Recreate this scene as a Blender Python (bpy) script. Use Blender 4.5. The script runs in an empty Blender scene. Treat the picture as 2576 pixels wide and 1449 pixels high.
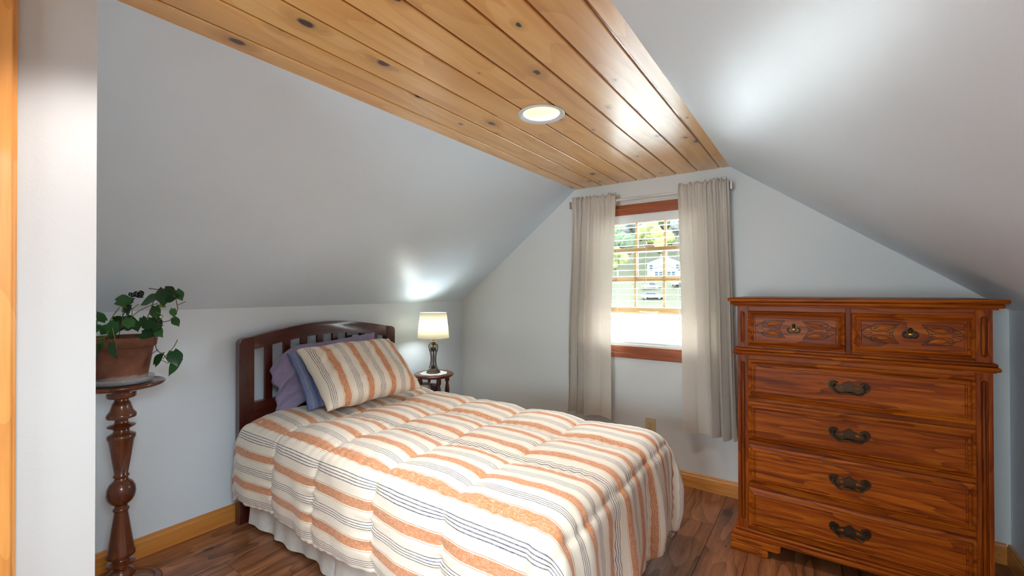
import bpy, bmesh, math, random
from mathutils import Vector, Matrix, noise
random.seed(7)
PI = math.pi
S = bpy.context.scene
C = S.collection

# ------------------------------------------------------------------ camera
YAW, PITCH, ROLL = math.radians(35.277), math.radians(.371), math.radians(-.091)
FPX = 1089.2
cam = bpy.data.cameras.new('camera')
cam.sensor_fit = 'HORIZONTAL'; cam.sensor_width = 36.0
cam.lens = FPX / 2576 * 36.0
cam.clip_start = .02; cam.clip_end = 600
CAM = Vector((2.717, -3.038, 1.3))
Fv = Vector((-math.sin(YAW)*math.cos(PITCH), math.cos(YAW)*math.cos(PITCH), math.sin(PITCH)))
R0 = Vector((math.cos(YAW), math.sin(YAW), 0)); U0 = R0.cross(Fv)
Rv = math.cos(ROLL)*R0 + math.sin(ROLL)*U0; Uv = Rv.cross(Fv)
co = bpy.data.objects.new('camera', cam); C.objects.link(co)
co.matrix_world = Matrix(((Rv.x, Uv.x, -Fv.x, CAM.x), (Rv.y, Uv.y, -Fv.y, CAM.y), (Rv.z, Uv.z, -Fv.z, CAM.z), (0, 0, 0, 1)))
S.camera = co

# ------------------------------------------------------------------ world, big lights, exposure
SKY = 13.0
w = bpy.data.worlds.new('sky'); S.world = w; w.use_nodes = True
bg = w.node_tree.nodes['Background']
bg.inputs[0].default_value = (.80, .915, 1.0, 1); bg.inputs[1].default_value = SKY
S.view_settings.view_transform = 'Standard'; S.view_settings.look = 'None'
S.view_settings.gamma = 1; S.view_settings.use_curve_mapping = False
S.view_settings.exposure = 1.2
P_DOWN = 23.0        # watts, each recessed light
P_LAMP = 2.2

def portal(name, loc, rot, sx, sy):
    l = bpy.data.lights.new(name, 'AREA'); l.shape = 'RECTANGLE'; l.size = sx; l.size_y = sy
    l.cycles.is_portal = True
    o = bpy.data.objects.new(name, l); o.location = loc; o.rotation_euler = rot; C.objects.link(o)
portal('daylight_portal', (1.725, .16, 1.37), (-PI/2, 0, 0), .80, 1.0)
SKA, SKB, SKT0, SKT1 = -3.55, -2.75, .16, .72      # added fill-light roof window: y range and span along the slope
portal('fill_portal_roof', (3.455-1.193*.44+.08, (SKA+SKB)/2, 1.204+.882*.44+.11), (0, math.atan2(.882, 1.193), 0), .86, .84)

RX0, RX1, RZ0, RZ1 = 1.62, 2.66, .72, 1.72        # rear gable window, added for fill daylight
portal('fill_portal_rear', ((RX0+RX1)/2, -5.36, (RZ0+RZ1)/2), (PI/2, 0, 0), RX1-RX0+.1, RZ1-RZ0+.1)

# ------------------------------------------------------------------ material helpers
def newmat(name):
    m = bpy.data.materials.new(name); m.use_nodes = True
    nt = m.node_tree; b = nt.nodes['Principled BSDF']
    return m, nt, b
def N(nt, t, **kw):
    n = nt.nodes.new(t)
    for k, v in kw.items():
        if k in n.inputs: n.inputs[k].default_value = v
        else: setattr(n, k, v)
    return n
def L(nt, a, b): nt.links.new(a, b)
def ramp(nt, stops, interp='LINEAR'):
    r = nt.nodes.new('ShaderNodeValToRGB'); cr = r.color_ramp; cr.interpolation = interp
    while len(cr.elements) > 1: cr.elements.remove(cr.elements[-1])
    cr.elements[0].position = stops[0][0]; cr.elements[0].color = (*stops[0][1], 1)
    for p, c in stops[1:]:
        e = cr.elements.new(p); e.color = (*c, 1)
    return r
def srgb(r, g, b):
    f = lambda c: (c/255/12.92 if c/255 <= .04045 else ((c/255+.055)/1.055)**2.4)
    return (f(r), f(g), f(b))
def mixc(nt, fac, a, b, mode='MIX'):
    m = nt.nodes.new('ShaderNodeMix'); m.data_type = 'RGBA'; m.blend_type = mode
    for s, i in ((fac, 0), (a, 6), (b, 7)):
        if hasattr(s, 'is_linked'): L(nt, s, m.inputs[i])
        else: m.inputs[i].default_value = s if i == 0 else (*s, 1)
    return m.outputs[2]
def math_(nt, op, a, b=None, c=None, clamp=False):
    m = nt.nodes.new('ShaderNodeMath'); m.operation = op; m.use_clamp = clamp
    for i, s in enumerate((a, b, c)):
        if s is None: continue
        if hasattr(s, 'is_linked'): L(nt, s, m.inputs[i])
        else: m.inputs[i].default_value = s
    return m.outputs[0]
def bump(nt, b, h, strength=.2, dist=.002):
    n = nt.nodes.new('ShaderNodeBump'); n.inputs['Strength'].default_value = strength
    n.inputs['Distance'].default_value = dist
    L(nt, h, n.inputs['Height']); L(nt, n.outputs[0], b.inputs['Normal'])

def plain(name, col, rough=.5, metal=0, spec=.5, coat=0, var=.06, bscale=0, bstr=.1, emit=None):
    m, nt, b = newmat(name)
    tc = N(nt, 'ShaderNodeTexCoord')
    n = N(nt, 'ShaderNodeTexNoise'); n.inputs['Scale'].default_value = 9; n.inputs['Detail'].default_value = 4
    L(nt, tc.outputs['Object'], n.inputs['Vector'])
    d = tuple(max(0, c*(1-var)) for c in col); e = tuple(min(1, c*(1+var)) for c in col)
    r = ramp(nt, [(.3, d), (.7, e)]); L(nt, n.outputs[0], r.inputs[0]); L(nt, r.outputs[0], b.inputs['Base Color'])
    b.inputs['Roughness'].default_value = rough; b.inputs['Metallic'].default_value = metal
    b.inputs['Specular IOR Level'].default_value = spec; b.inputs['Coat Weight'].default_value = coat
    if bscale:
        k = N(nt, 'ShaderNodeTexNoise'); k.inputs['Scale'].default_value = bscale; k.inputs['Detail'].default_value = 3
        L(nt, tc.outputs['Object'], k.inputs['Vector']); bump(nt, b, k.outputs[0], bstr, .004)
    if emit:
        b.inputs['Emission Color'].default_value = (*emit[0], 1); b.inputs['Emission Strength'].default_value = emit[1]
    return m

def wood(name, light, mid, dark, axis=1, grain=26, along=1.3, rough=.35, coat=0, knots=0, tone=.12, pores=.35, spec=.5, cathedral=.5, coat_rough=.12):
    """grain runs along local axis; each object gets its own piece of the log through Object Info random"""
    m, nt, b = newmat(name)
    tc = N(nt, 'ShaderNodeTexCoord'); oi = N(nt, 'ShaderNodeObjectInfo')
    off = N(nt, 'ShaderNodeVectorMath', operation='SCALE'); off.inputs[0].default_value = (17.3, 23.1, 11.7); L(nt, oi.outputs['Random'], off.inputs['Scale'])
    add = N(nt, 'ShaderNodeVectorMath', operation='ADD'); L(nt, tc.outputs['Object'], add.inputs[0]); L(nt, off.outputs[0], add.inputs[1])
    sc = [grain]*3; sc[axis] = along
    mp = N(nt, 'ShaderNodeMapping'); mp.inputs['Scale'].default_value = sc; L(nt, add.outputs[0], mp.inputs[0])
    vec = mp.outputs[0]
    knotfac = None
    if knots:
        ks = [knots*1.0]*3; ks[axis] = knots*.62
        km = N(nt, 'ShaderNodeMapping'); km.inputs['Scale'].default_value = ks; L(nt, add.outputs[0], km.inputs[0])
        vo = N(nt, 'ShaderNodeTexVoronoi'); vo.inputs['Scale'].default_value = 1.0; vo.inputs['Randomness'].default_value = 1.0; vo.voronoi_dimensions = '2D'
        L(nt, km.outputs[0], vo.inputs['Vector'])
        wob = N(nt, 'ShaderNodeTexNoise'); wob.inputs['Scale'].default_value = 16; L(nt, km.outputs[0], wob.inputs['Vector'])
        d0 = math_(nt, 'MULTIPLY_ADD', math_(nt, 'SUBTRACT', wob.outputs[0], .5), .045, vo.outputs['Distance'])
        sepc = N(nt, 'ShaderNodeSeparateColor'); L(nt, vo.outputs['Color'], sepc.inputs[0])
        size = math_(nt, 'MULTIPLY_ADD', sepc.outputs[0], .115, -.03)
        knotfac = math_(nt, 'SUBTRACT', 1.0, math_(nt, 'DIVIDE', d0, math_(nt, 'MAXIMUM', size, .004)), clamp=True)
        halo = math_(nt, 'SUBTRACT', 1.0, math_(nt, 'DIVIDE', d0, math_(nt, 'MULTIPLY', math_(nt, 'MAXIMUM', size, .004), 3.2)), clamp=True)
        # grain swirls round the knot
        sw = math_(nt, 'MULTIPLY', halo, 1.4)
        cmb = N(nt, 'ShaderNodeCombineXYZ')
        for i in range(3):
            if i != axis: L(nt, sw, cmb.inputs[i])
        va = N(nt, 'ShaderNodeVectorMath', operation='ADD'); L(nt, vec, va.inputs[0]); L(nt, cmb.outputs[0], va.inputs[1]); vec = va.outputs[0]
    n1 = N(nt, 'ShaderNodeTexNoise'); n1.inputs['Scale'].default_value = 1.0; n1.inputs['Detail'].default_value = 5; n1.inputs['Roughness'].default_value = .6; n1.inputs['Distortion'].default_value = .3
    L(nt, vec, n1.inputs['Vector'])
    # broad growth rings
    m2 = N(nt, 'ShaderNodeMapping'); s2 = [grain*.22]*3; s2[axis] = along*.75; m2.inputs['Scale'].default_value = s2; L(nt, add.outputs[0], m2.inputs[0])
    n2 = N(nt, 'ShaderNodeTexNoise'); n2.inputs['Scale'].default_value = 1.0; n2.inputs['Detail'].default_value = 2; L(nt, m2.outputs[0], n2.inputs['Vector'])
    rings = math_(nt, 'FRACT', math_(nt, 'MULTIPLY', n2.outputs[0], 9.0))
    rings = math_(nt, 'POWER', rings, 2.0)
    f = math_(nt, 'MULTIPLY_ADD', rings, cathedral*.45, math_(nt, 'MULTIPLY_ADD', n1.outputs[0], 1.25, -.25), clamp=True)
    rp = ramp(nt, [(.15, light), (.5, mid), (.92, dark)]); L(nt, f, rp.inputs[0])
    col = rp.outputs[0]
    # fine pores
    m3 = N(nt, 'ShaderNodeMapping'); s3 = [grain*9]*3; s3[axis] = along*7; m3.inputs['Scale'].default_value = s3; L(nt, add.outputs[0], m3.inputs[0])
    n3 = N(nt, 'ShaderNodeTexNoise'); n3.inputs['Scale'].default_value = 1.0; n3.inputs['Detail'].default_value = 2; L(nt, m3.outputs[0], n3.inputs['Vector'])
    pf = math_(nt, 'MULTIPLY', math_(nt, 'SUBTRACT', n3.outputs[0], .52, clamp=True), pores*6, clamp=True)
    col = mixc(nt, pf, col, dark)
    hs = N(nt, 'ShaderNodeHueSaturation'); L(nt, col, hs.inputs['Color'])
    L(nt, math_(nt, 'MULTIPLY_ADD', oi.outputs['Random'], tone*2, 1-tone), hs.inputs['Value'])
    col = hs.outputs[0]
    if knotfac is not None:
        col = mixc(nt, math_(nt, 'MULTIPLY', halo, .55), col, tuple(c*.55 for c in dark))
        col = mixc(nt, math_(nt, 'MULTIPLY', knotfac, 2.4, clamp=True), col, srgb(62, 36, 28))
    L(nt, col, b.inputs['Base Color'])
    b.inputs['Roughness'].default_value = rough; b.inputs['Coat Weight'].default_value = coat; b.inputs['Coat Roughness'].default_value = coat_rough
    b.inputs['Specular IOR Level'].default_value = spec
    bump(nt, b, math_(nt, 'ADD', pf, n1.outputs[0]), .06, .001)
    return m

def paint(name, col, rough=.45, spec=.5):
    m, nt, b = newmat(name)
    tc = N(nt, 'ShaderNodeTexCoord')
    n = N(nt, 'ShaderNodeTexNoise'); n.inputs['Scale'].default_value = 1.3; n.inputs['Detail'].default_value = 3; L(nt, tc.outputs['Object'], n.inputs['Vector'])
    r = ramp(nt, [(.3, tuple(c*.975 for c in col)), (.7, tuple(min(1, c*1.02) for c in col))]); L(nt, n.outputs[0], r.inputs[0]); L(nt, r.outputs[0], b.inputs['Base Color'])
    b.inputs['Roughness'].default_value = rough; b.inputs['Specular IOR Level'].default_value = spec
    k = N(nt, 'ShaderNodeTexNoise'); k.inputs['Scale'].default_value = 160; k.inputs['Detail'].default_value = 3; L(nt, tc.outputs['Object'], k.inputs['Vector'])
    k2 = N(nt, 'ShaderNodeTexNoise'); k2.inputs['Scale'].default_value = 45; k2.inputs['Detail'].default_value = 2; L(nt, tc.outputs['Object'], k2.inputs['Vector'])
    bump(nt, b, math_(nt, 'ADD', k.outputs[0], k2.outputs[0]), .13, .0016)
    return m

def fabric(name, col, rough=.85, trans=0, weave=600, wr=.25, sheen=.2, var=1.0):
    m, nt, b = newmat(name)
    tc = N(nt, 'ShaderNodeTexCoord')
    n = N(nt, 'ShaderNodeTexNoise'); n.inputs['Scale'].default_value = 40; n.inputs['Detail'].default_value = 5; L(nt, tc.outputs['Object'], n.inputs['Vector'])
    r = ramp(nt, [(.3, tuple(c*(1-.07*var) for c in col)), (.7, tuple(min(1, c*(1+.04*var)) for c in col))]); L(nt, n.outputs[0], r.inputs[0]); L(nt, r.outputs[0], b.inputs['Base Color'])
    b.inputs['Roughness'].default_value = rough; b.inputs['Sheen Weight'].default_value = sheen; b.inputs['Specular IOR Level'].default_value = .25
    k = N(nt, 'ShaderNodeTexNoise'); k.inputs['Scale'].default_value = 14; k.inputs['Detail'].default_value = 6; L(nt, tc.outputs['Object'], k.inputs['Vector'])
    bump(nt, b, k.outputs[0], wr, .012)
    if trans:
        out = nt.nodes['Material Output']; t = N(nt, 'ShaderNodeBsdfTranslucent'); L(nt, r.outputs[0], t.inputs[0])
        mx = N(nt, 'ShaderNodeMixShader'); mx.inputs[0].default_value = trans
        L(nt, b.outputs[0], mx.inputs[1]); L(nt, t.outputs[0], mx.inputs[2]); L(nt, mx.outputs[0], out.inputs[0])
    return m

def striped(name, cream, orange, thin, blue, period=.15, rough=.85):
    m, nt, b = newmat(name)
    uv = N(nt, 'ShaderNodeUVMap'); sp = N(nt, 'ShaderNodeSeparateXYZ'); L(nt, uv.outputs[0], sp.inputs[0])
    nz = N(nt, 'ShaderNodeTexNoise'); nz.inputs['Scale'].default_value = 5; L(nt, uv.outputs[0], nz.inputs['Vector'])
    v = math_(nt, 'MULTIPLY_ADD', math_(nt, 'SUBTRACT', nz.outputs[0], .5), .006, sp.outputs[1])
    t = math_(nt, 'FRACT', math_(nt, 'DIVIDE', v, period))
    st = [(0, cream)]
    pale = tuple(min(1, c*1.08) for c in cream)
    for a, bb, c in [(.085, .10, thin), (.10, .125, pale), (.125, .37, orange), (.37, .395, pale), (.395, .41, thin)]:
        st += [(a, c), (bb, cream)]
    for a in (.655, .715, .775, .835): st += [(a, blue), (a+.02, cream)]
    # collapse duplicate positions
    d = {}
    for p, c in st: 
        if p in d and c == cream: continue
        d[p] = c
    rp = ramp(nt, sorted(d.items()), 'CONSTANT'); L(nt, t, rp.inputs[0])
    # slub weave
    mp = N(nt, 'ShaderNodeMapping'); mp.inputs['Scale'].default_value = (900, 60, 1); L(nt, uv.outputs[0], mp.inputs[0])
    n = N(nt, 'ShaderNodeTexNoise'); n.inputs['Scale'].default_value = 1; n.inputs['Detail'].default_value = 2; L(nt, mp.outputs[0], n.inputs['Vector'])
    mp2 = N(nt, 'ShaderNodeMapping'); mp2.inputs['Scale'].default_value = (40, 700, 1); L(nt, uv.outputs[0], mp2.inputs[0])
    n2 = N(nt, 'ShaderNodeTexNoise'); n2.inputs['Scale'].default_value = 1; n2.inputs['Detail'].default_value = 2; L(nt, mp2.outputs[0], n2.inputs['Vector'])
    ww = math_(nt, 'MULTIPLY', math_(nt, 'SUBTRACT', math_(nt, 'MULTIPLY_ADD', n2.outputs[0], .5, math_(nt, 'MULTIPLY', n.outputs[0], .5)), .46, clamp=True), 3.0, clamp=True)
    col = mixc(nt, ww, rp.outputs[0], pale)
    L(nt, col, b.inputs['Base Color']); b.inputs['Roughness'].default_value = rough; b.inputs['Specular IOR Level'].default_value = .25; b.inputs['Sheen Weight'].default_value = .2
    k = N(nt, 'ShaderNodeTexNoise'); k.inputs['Scale'].default_value = 9; k.inputs['Detail'].default_value = 7; k.inputs['Roughness'].default_value = .55; L(nt, uv.outputs[0], k.inputs['Vector'])
    bump(nt, b, k.outputs[0], .28, .02)
    return m

M = {}
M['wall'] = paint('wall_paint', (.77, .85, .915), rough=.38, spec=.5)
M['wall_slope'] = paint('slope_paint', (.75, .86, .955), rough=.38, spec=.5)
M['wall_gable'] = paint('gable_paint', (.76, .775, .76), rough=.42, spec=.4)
M['wall_dimmed'] = paint('partition_paint_dimmed', (.47, .455, .445), rough=.45, spec=.4)  # wall paint darkened evenly to offset the strong light on the partition
M['pine_ceiling'] = wood('pine_ceiling', srgb(240, 194, 122), srgb(228, 172, 96), srgb(200, 136, 64), axis=1, grain=16, along=.9, rough=.38, coat=.8, knots=4.4, tone=.06, pores=.12, cathedral=.5, coat_rough=.30)
M['pine_groove'] = wood('pine_groove', srgb(150, 84, 32), srgb(132, 68, 24), srgb(104, 50, 18), axis=1, rough=.25, coat=.6, tone=.03)
M['pine_trim'] = wood('pine_trim', srgb(224, 158, 84), srgb(210, 138, 64), srgb(178, 106, 44), axis=1, grain=24, rough=.35, coat=.25, tone=.04, pores=.2)
M['pine_trim_x'] = wood('pine_trim_x', srgb(224, 158, 84), srgb(210, 138, 64), srgb(178, 106, 44), axis=0, grain=24, rough=.35, coat=.25, tone=.04, pores=.2)
M['pine_trim_z'] = wood('pine_trim_z', srgb(210, 150, 80), srgb(196, 130, 62), srgb(168, 102, 44), axis=2, grain=24, rough=.35, coat=.25, tone=.04, pores=.2)
M['casing_x'] = wood('casing_x', srgb(178, 96, 48), srgb(156, 76, 34), srgb(120, 54, 24), axis=0, grain=30, rough=.35, coat=.3, tone=.05)
M['casing_z'] = wood('casing_z', srgb(178, 96, 48), srgb(156, 76, 34), srgb(120, 54, 24), axis=2, grain=30, rough=.35, coat=.3, tone=.05)
M['sash_x'] = wood('sash_x', srgb(204, 172, 124), srgb(188, 150, 100), srgb(162, 122, 76), axis=0, grain=30, rough=.4, tone=.03)
M['sash_z'] = wood('sash_z', srgb(204, 172, 124), srgb(188, 150, 100), srgb(162, 122, 76), axis=2, grain=30, rough=.4, tone=.03)
M['floor'] = wood('floor_laminate', srgb(176, 118, 78), srgb(144, 90, 56), srgb(84, 48, 30), axis=1, grain=20, along=1.6, rough=.33, tone=.13, pores=.45, cathedral=.75, knots=2.2, spec=.5)
M['floor_gap'] = plain('floor_gap', srgb(40, 22, 14), .7)
M['oak_x'] = wood('oak_x', srgb(184, 100, 20), srgb(150, 68, 9), srgb(86, 33, 6), axis=0, grain=42, along=1.5, rough=.36, coat=.0, spec=.15, tone=.06, pores=.6, cathedral=.8)
M['oak_z'] = wood('oak_z', srgb(166, 84, 16), srgb(130, 55, 8), srgb(78, 28, 5), axis=2, grain=42, along=1.5, rough=.36, coat=.0, spec=.15, tone=.06, pores=.6, cathedral=.6)
M['oak_dark_line'] = plain('oak_dark_line', srgb(52, 18, 8), .4, coat=.3)
M['cherry_z'] = wood('cherry_z', srgb(92, 36, 24), srgb(72, 26, 18), srgb(42, 14, 11), axis=2, grain=22, rough=.28, coat=.35, tone=.05, pores=.15)
M['cherry_y'] = wood('cherry_y', srgb(92, 36, 24), srgb(72, 26, 18), srgb(42, 14, 11), axis=1, grain=22, rough=.28, coat=.35, tone=.05, pores=.15)
M['mahog'] = wood('mahogany_turned', srgb(118, 60, 24), srgb(92, 42, 16), srgb(52, 21, 8), axis=2, grain=26, rough=.25, coat=.5, tone=.03, pores=.3)
M['stand_table'] = wood('nightstand_wood', srgb(128, 66, 38), srgb(104, 48, 28), srgb(64, 26, 16), axis=2, grain=26, rough=.3, coat=.3, tone=.03, pores=.3)
CREAM, ORANGE, THIN, BLUE = srgb(242, 230, 212), srgb(211, 134, 82), srgb(200, 140, 92), srgb(88, 88, 112)
M['quilt'] = striped('striped_quilt', CREAM, ORANGE, THIN, BLUE)
M['quilt_back'] = fabric('quilt_backing', CREAM)
M['bluecase'] = striped('blue_striped_case', srgb(124, 136, 170), srgb(86, 100, 146), srgb(96, 110, 150), srgb(178, 186, 208), period=.07)
M['lavender'] = fabric('lavender_cotton', srgb(152, 142, 172), wr=.35)
M['skirt'] = fabric('skirt_cotton', srgb(240, 234, 226), wr=.25)
M['curtain'] = fabric('curtain_fabric', srgb(238, 231, 221), rough=.6, trans=.34, wr=.03, var=.25)
M['mattress'] = fabric('mattress_ticking', srgb(220, 218, 212))
M['white_pl'] = plain('white_plastic', srgb(236, 236, 232), .4, var=.02)
M['blind'] = plain('blind_vinyl', srgb(240, 240, 236), .45, var=.01)
def slatmat():
    m = plain('slat_vinyl', srgb(242, 242, 238), .4, var=.01); nt = m.node_tree
    out = nt.nodes['Material Output']; b = nt.nodes['Principled BSDF']
    t = N(nt, 'ShaderNodeBsdfTranslucent'); t.inputs[0].default_value = (.9, .9, .88, 1)
    mx = N(nt, 'ShaderNodeMixShader'); mx.inputs[0].default_value = .08
    L(nt, b.outputs[0], mx.inputs[1]); L(nt, t.outputs[0], mx.inputs[2]); L(nt, mx.outputs[0], out.inputs[0])
    return m
M['slat'] = slatmat()
M['cord'] = plain('cord', srgb(228, 226, 220), .8)
M['rod'] = plain('rod_enamel', srgb(226, 226, 226), .3, var=.02)
M['nickel'] = plain('brushed_nickel', srgb(190, 186, 180), .3, metal=.9)
M['ivory'] = plain('ivory_plastic', srgb(214, 190, 142), .4, var=.02)
M['slot'] = plain('slot_dark', srgb(70, 48, 24), .6)
M['screw'] = plain('screw', srgb(150, 126, 84), .4, metal=.4)
M['bronze'] = plain('antique_bronze', srgb(66, 46, 28), .38, metal=.75, var=.25, bscale=60, bstr=.2)
M['brass'] = plain('brass', srgb(214, 160, 66), .28, metal=.9, var=.1)
M['lampmetal'] = plain('lamp_bronze', srgb(96, 84, 72), .28, metal=.85, var=.2)
M['doily'] = fabric('doily_lace', srgb(244, 244, 244))
M['ring'] = plain('ring_enamel', srgb(216, 222, 224), .35, var=.02)
M['gasket'] = plain('gasket', srgb(60, 58, 54), .6)
M['can'] = plain('can_reflector', srgb(246, 234, 214), .35, var=.01)
M['can_out'] = plain('can_housing', srgb(120, 120, 120), .5)
M['bulb'] = plain('bulb_glow', (1, .95, .85), .5, emit=((1, .92, .8), 3.0))
M['bulb2'] = plain('lamp_bulb_glow', (1, .95, .85), .5, emit=((1, .93, .8), 9.0))
def shademat():
    m, nt, b = newmat('lamp_shade_linen')
    out = nt.nodes['Material Output']
    tc = N(nt, 'ShaderNodeTexCoord'); mp = N(nt, 'ShaderNodeMapping'); mp.inputs['Scale'].default_value = (500, 500, 60); L(nt, tc.outputs['Object'], mp.inputs[0])
    n = N(nt, 'ShaderNodeTexNoise'); n.inputs['Scale'].default_value = 1; L(nt, mp.outputs[0], n.inputs['Vector'])
    r = ramp(nt, [(.3, srgb(244, 238, 220)), (.7, srgb(250, 246, 232))]); L(nt, n.outputs[0], r.inputs[0])
    L(nt, r.outputs[0], b.inputs['Base Color']); b.inputs['Roughness'].default_value = .8
    t = N(nt, 'ShaderNodeBsdfTranslucent'); L(nt, r.outputs[0], t.inputs[0])
    mx = N(nt, 'ShaderNodeMixShader'); mx.inputs[0].default_value = .42
    L(nt, b.outputs[0], mx.inputs[1]); L(nt, t.outputs[0], mx.inputs[2]); L(nt, mx.outputs[0], out.inputs[0])
    return m
M['shade'] = shademat()
def glassmat():
    m, nt, b = newmat('window_glass'); out = nt.nodes['Material Output']
    t = N(nt, 'ShaderNodeBsdfTransparent'); t.inputs[0].default_value = (.97, .985, .98, 1)
    g = N(nt, 'ShaderNodeBsdfGlossy'); g.inputs['Roughness'].default_value = .03
    fr = N(nt, 'ShaderNodeFresnel'); fr.inputs[0].default_value = 1.45
    mx = N(nt, 'ShaderNodeMixShader'); L(nt, fr.outputs[0], mx.inputs[0]); L(nt, t.outputs[0], mx.inputs[1]); L(nt, g.outputs[0], mx.inputs[2]); L(nt, mx.outputs[0], out.inputs[0])
    return m
M['glass'] = glassmat()
def plasticclear():
    m, nt, b = newmat('clear_saucer_plastic')
    n = N(nt, 'ShaderNodeTexNoise'); n.inputs['Scale'].default_value = 30
    r = ramp(nt, [(.3, srgb(196, 198, 200)), (.7, srgb(222, 224, 226))]); L(nt, n.outputs[0], r.inputs[0]); L(nt, r.outputs[0], b.inputs['Base Color'])
    b.inputs['Roughness'].default_value = .18; b.inputs['Alpha'].default_value = .35
    return m
M['saucer'] = plasticclear()
def terracotta():
    m, nt, b = newmat('terracotta_weathered')
    tc = N(nt, 'ShaderNodeTexCoord'); sp = N(nt, 'ShaderNodeSeparateXYZ'); L(nt, tc.outputs['Object'], sp.inputs[0])
    n = N(nt, 'ShaderNodeTexNoise'); n.inputs['Scale'].default_value = 11; n.inputs['Detail'].default_value = 6; L(nt, tc.outputs['Object'], n.inputs['Vector'])
    base = ramp(nt, [(.3, srgb(98, 56, 38)), (.55, srgb(124, 76, 54)), (.8, srgb(146, 100, 78))]); L(nt, n.outputs[0], base.inputs[0])
    f = math_(nt, 'SUBTRACT', 1.0, math_(nt, 'DIVIDE', math_(nt, 'MULTIPLY_ADD', n.outputs[0], -.045, sp.outputs[2]), .012), clamp=True)
    col = mixc(nt, math_(nt, 'MULTIPLY', f, .55), base.outputs[0], srgb(206, 192, 184))
    L(nt, col, b.inputs['Base Color']); b.inputs['Roughness'].default_value = .75
    bump(nt, b, n.outputs[0], .2, .003)
    return m
M['terra'] = terracotta()
M['soil'] = plain('soil', srgb(44, 34, 26), .9, bscale=60, bstr=.6, var=.3)
def leafmat(name, a, c):
    m, nt, b = newmat(name)
    tc = N(nt, 'ShaderNodeTexCoord'); oi = N(nt, 'ShaderNodeObjectInfo')
    n = N(nt, 'ShaderNodeTexNoise'); n.inputs['Scale'].default_value = 30; L(nt, tc.outputs['Object'], n.inputs['Vector'])
    sp = N(nt, 'ShaderNodeSeparateXYZ'); L(nt, tc.outputs['Object'], sp.inputs[0])
    vein = math_(nt, 'SUBTRACT', 1.0, math_(nt, 'MULTIPLY', math_(nt, 'ABSOLUTE', sp.outputs[0]), 900), clamp=True)
    r = ramp(nt, [(.25, a), (.75, c)]); L(nt, math_(nt, 'MULTIPLY_ADD', oi.outputs['Random'], .6, math_(nt, 'MULTIPLY', n.outputs[0], .4)), r.inputs[0])
    col = mixc(nt, math_(nt, 'MULTIPLY', vein, .35), r.outputs[0], srgb(120, 160, 90))
    L(nt, col, b.inputs['Base Color']); b.inputs['Roughness'].default_value = .35; b.inputs['Specular IOR Level'].default_value = .4
    return m
M['leaf'] = leafmat('leaf_green', srgb(24, 66, 30), srgb(62, 116, 58))
M['leaf_y'] = leafmat('leaf_yellow', srgb(110, 128, 40), srgb(150, 160, 60))
M['vine'] = plain('vine_stem', srgb(122, 116, 60), .6, var=.3)
M['vine_b'] = plain('vine_stem_brown', srgb(84, 62, 40), .6, var=.3)
M['black'] = plain('black_enamel', srgb(18, 16, 20), .35)
M['dotw'] = plain('white_dot', srgb(220, 222, 230), .5)
M['paper'] = plain('paper_pages', srgb(232, 224, 204), .8, var=.05)
def cover(name, c): return plain(name, c, .35, var=.05)
M['bk_white'] = cover('book_white', srgb(226, 222, 212)); M['bk_purple'] = cover('book_purple', srgb(72, 28, 92))
M['bk_black'] = cover('book_black', srgb(26, 24, 30)); M['bk_pink'] = cover('book_pink', srgb(214, 186, 190)); M['bk_red'] = cover('book_red', srgb(120, 46, 40))
M['gold'] = plain('gold_foil', srgb(206, 168, 92), .35, metal=.5)
# exterior
M['grass'] = plain('grass', srgb(41, 42, 28), .9, spec=.1, var=.15)
M['lot'] = plain('pale_concrete', srgb(230, 229, 226), .9, var=.04)
M['siding'] = plain('white_siding', srgb(196, 198, 202), .8, spec=.1, var=.01)
M['roofs'] = plain('grey_shingle', srgb(46, 48, 50), .9, var=.1)
M['extglass'] = plain('house_glass', srgb(40, 50, 56), .8, spec=.0, var=.05)
M['carred'] = plain('car_red', srgb(140, 20, 30), .25, coat=1, var=.02); M['cargrey'] = plain('car_silver', srgb(60, 62, 66), .35, coat=1, var=.02)
M['carblue'] = plain('car_dark', srgb(36, 44, 60), .25, coat=1, var=.02); M['carglass'] = plain('car_glass', srgb(40, 48, 56), .6, spec=.05, var=.05)
M['tyre'] = plain('tyre', srgb(40, 40, 42), .8); M['bark'] = plain('bark', srgb(110, 96, 82), .9, var=.2)
M['crown_g'] = plain('crown_green', srgb(50, 60, 42), .9, spec=.1, var=.35, bscale=2, bstr=.6); M['crown_y'] = plain('crown_yellowgreen', srgb(80, 84, 46), .9, spec=.1, var=.3, bscale=2, bstr=.6)
M['crown_d'] = plain('crown_grey', srgb(62, 66, 62), .9, spec=.1, var=.3, bscale=2, bstr=.6)

# ------------------------------------------------------------------ mesh helpers
def obj(name, bm, mat, parent=None, loc=None, rot=None, smooth=False, label=None):
    me = bpy.data.meshes.new(name)
    bmesh.ops.recalc_face_normals(bm, faces=bm.faces[:])
    bm.to_mesh(me); bm.free()
    if smooth:
        for p in me.polygons: p.use_smooth = True
    me.materials.append(M[mat] if isinstance(mat, str) else mat)
    o = bpy.data.objects.new(name, me); C.objects.link(o)
    if parent: o.parent = parent
    if loc is not None: o.location = loc
    if rot is not None: o.rotation_euler = rot
    if label: o['label'] = label
    return o
def angsmooth(o, deg=35):
    me = o.data
    for p in me.polygons: p.use_smooth = True
    try: me.set_sharp_from_angle(angle=math.radians(deg))
    except Exception: pass
    return o
def inst(name, src, parent, loc=(0,0,0), rot=(0,0,0), scale=(1,1,1)):
    o = bpy.data.objects.new(name, src.data); C.objects.link(o)
    o.parent = parent; o.location = loc; o.rotation_euler = rot; o.scale = scale
    return o
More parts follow.
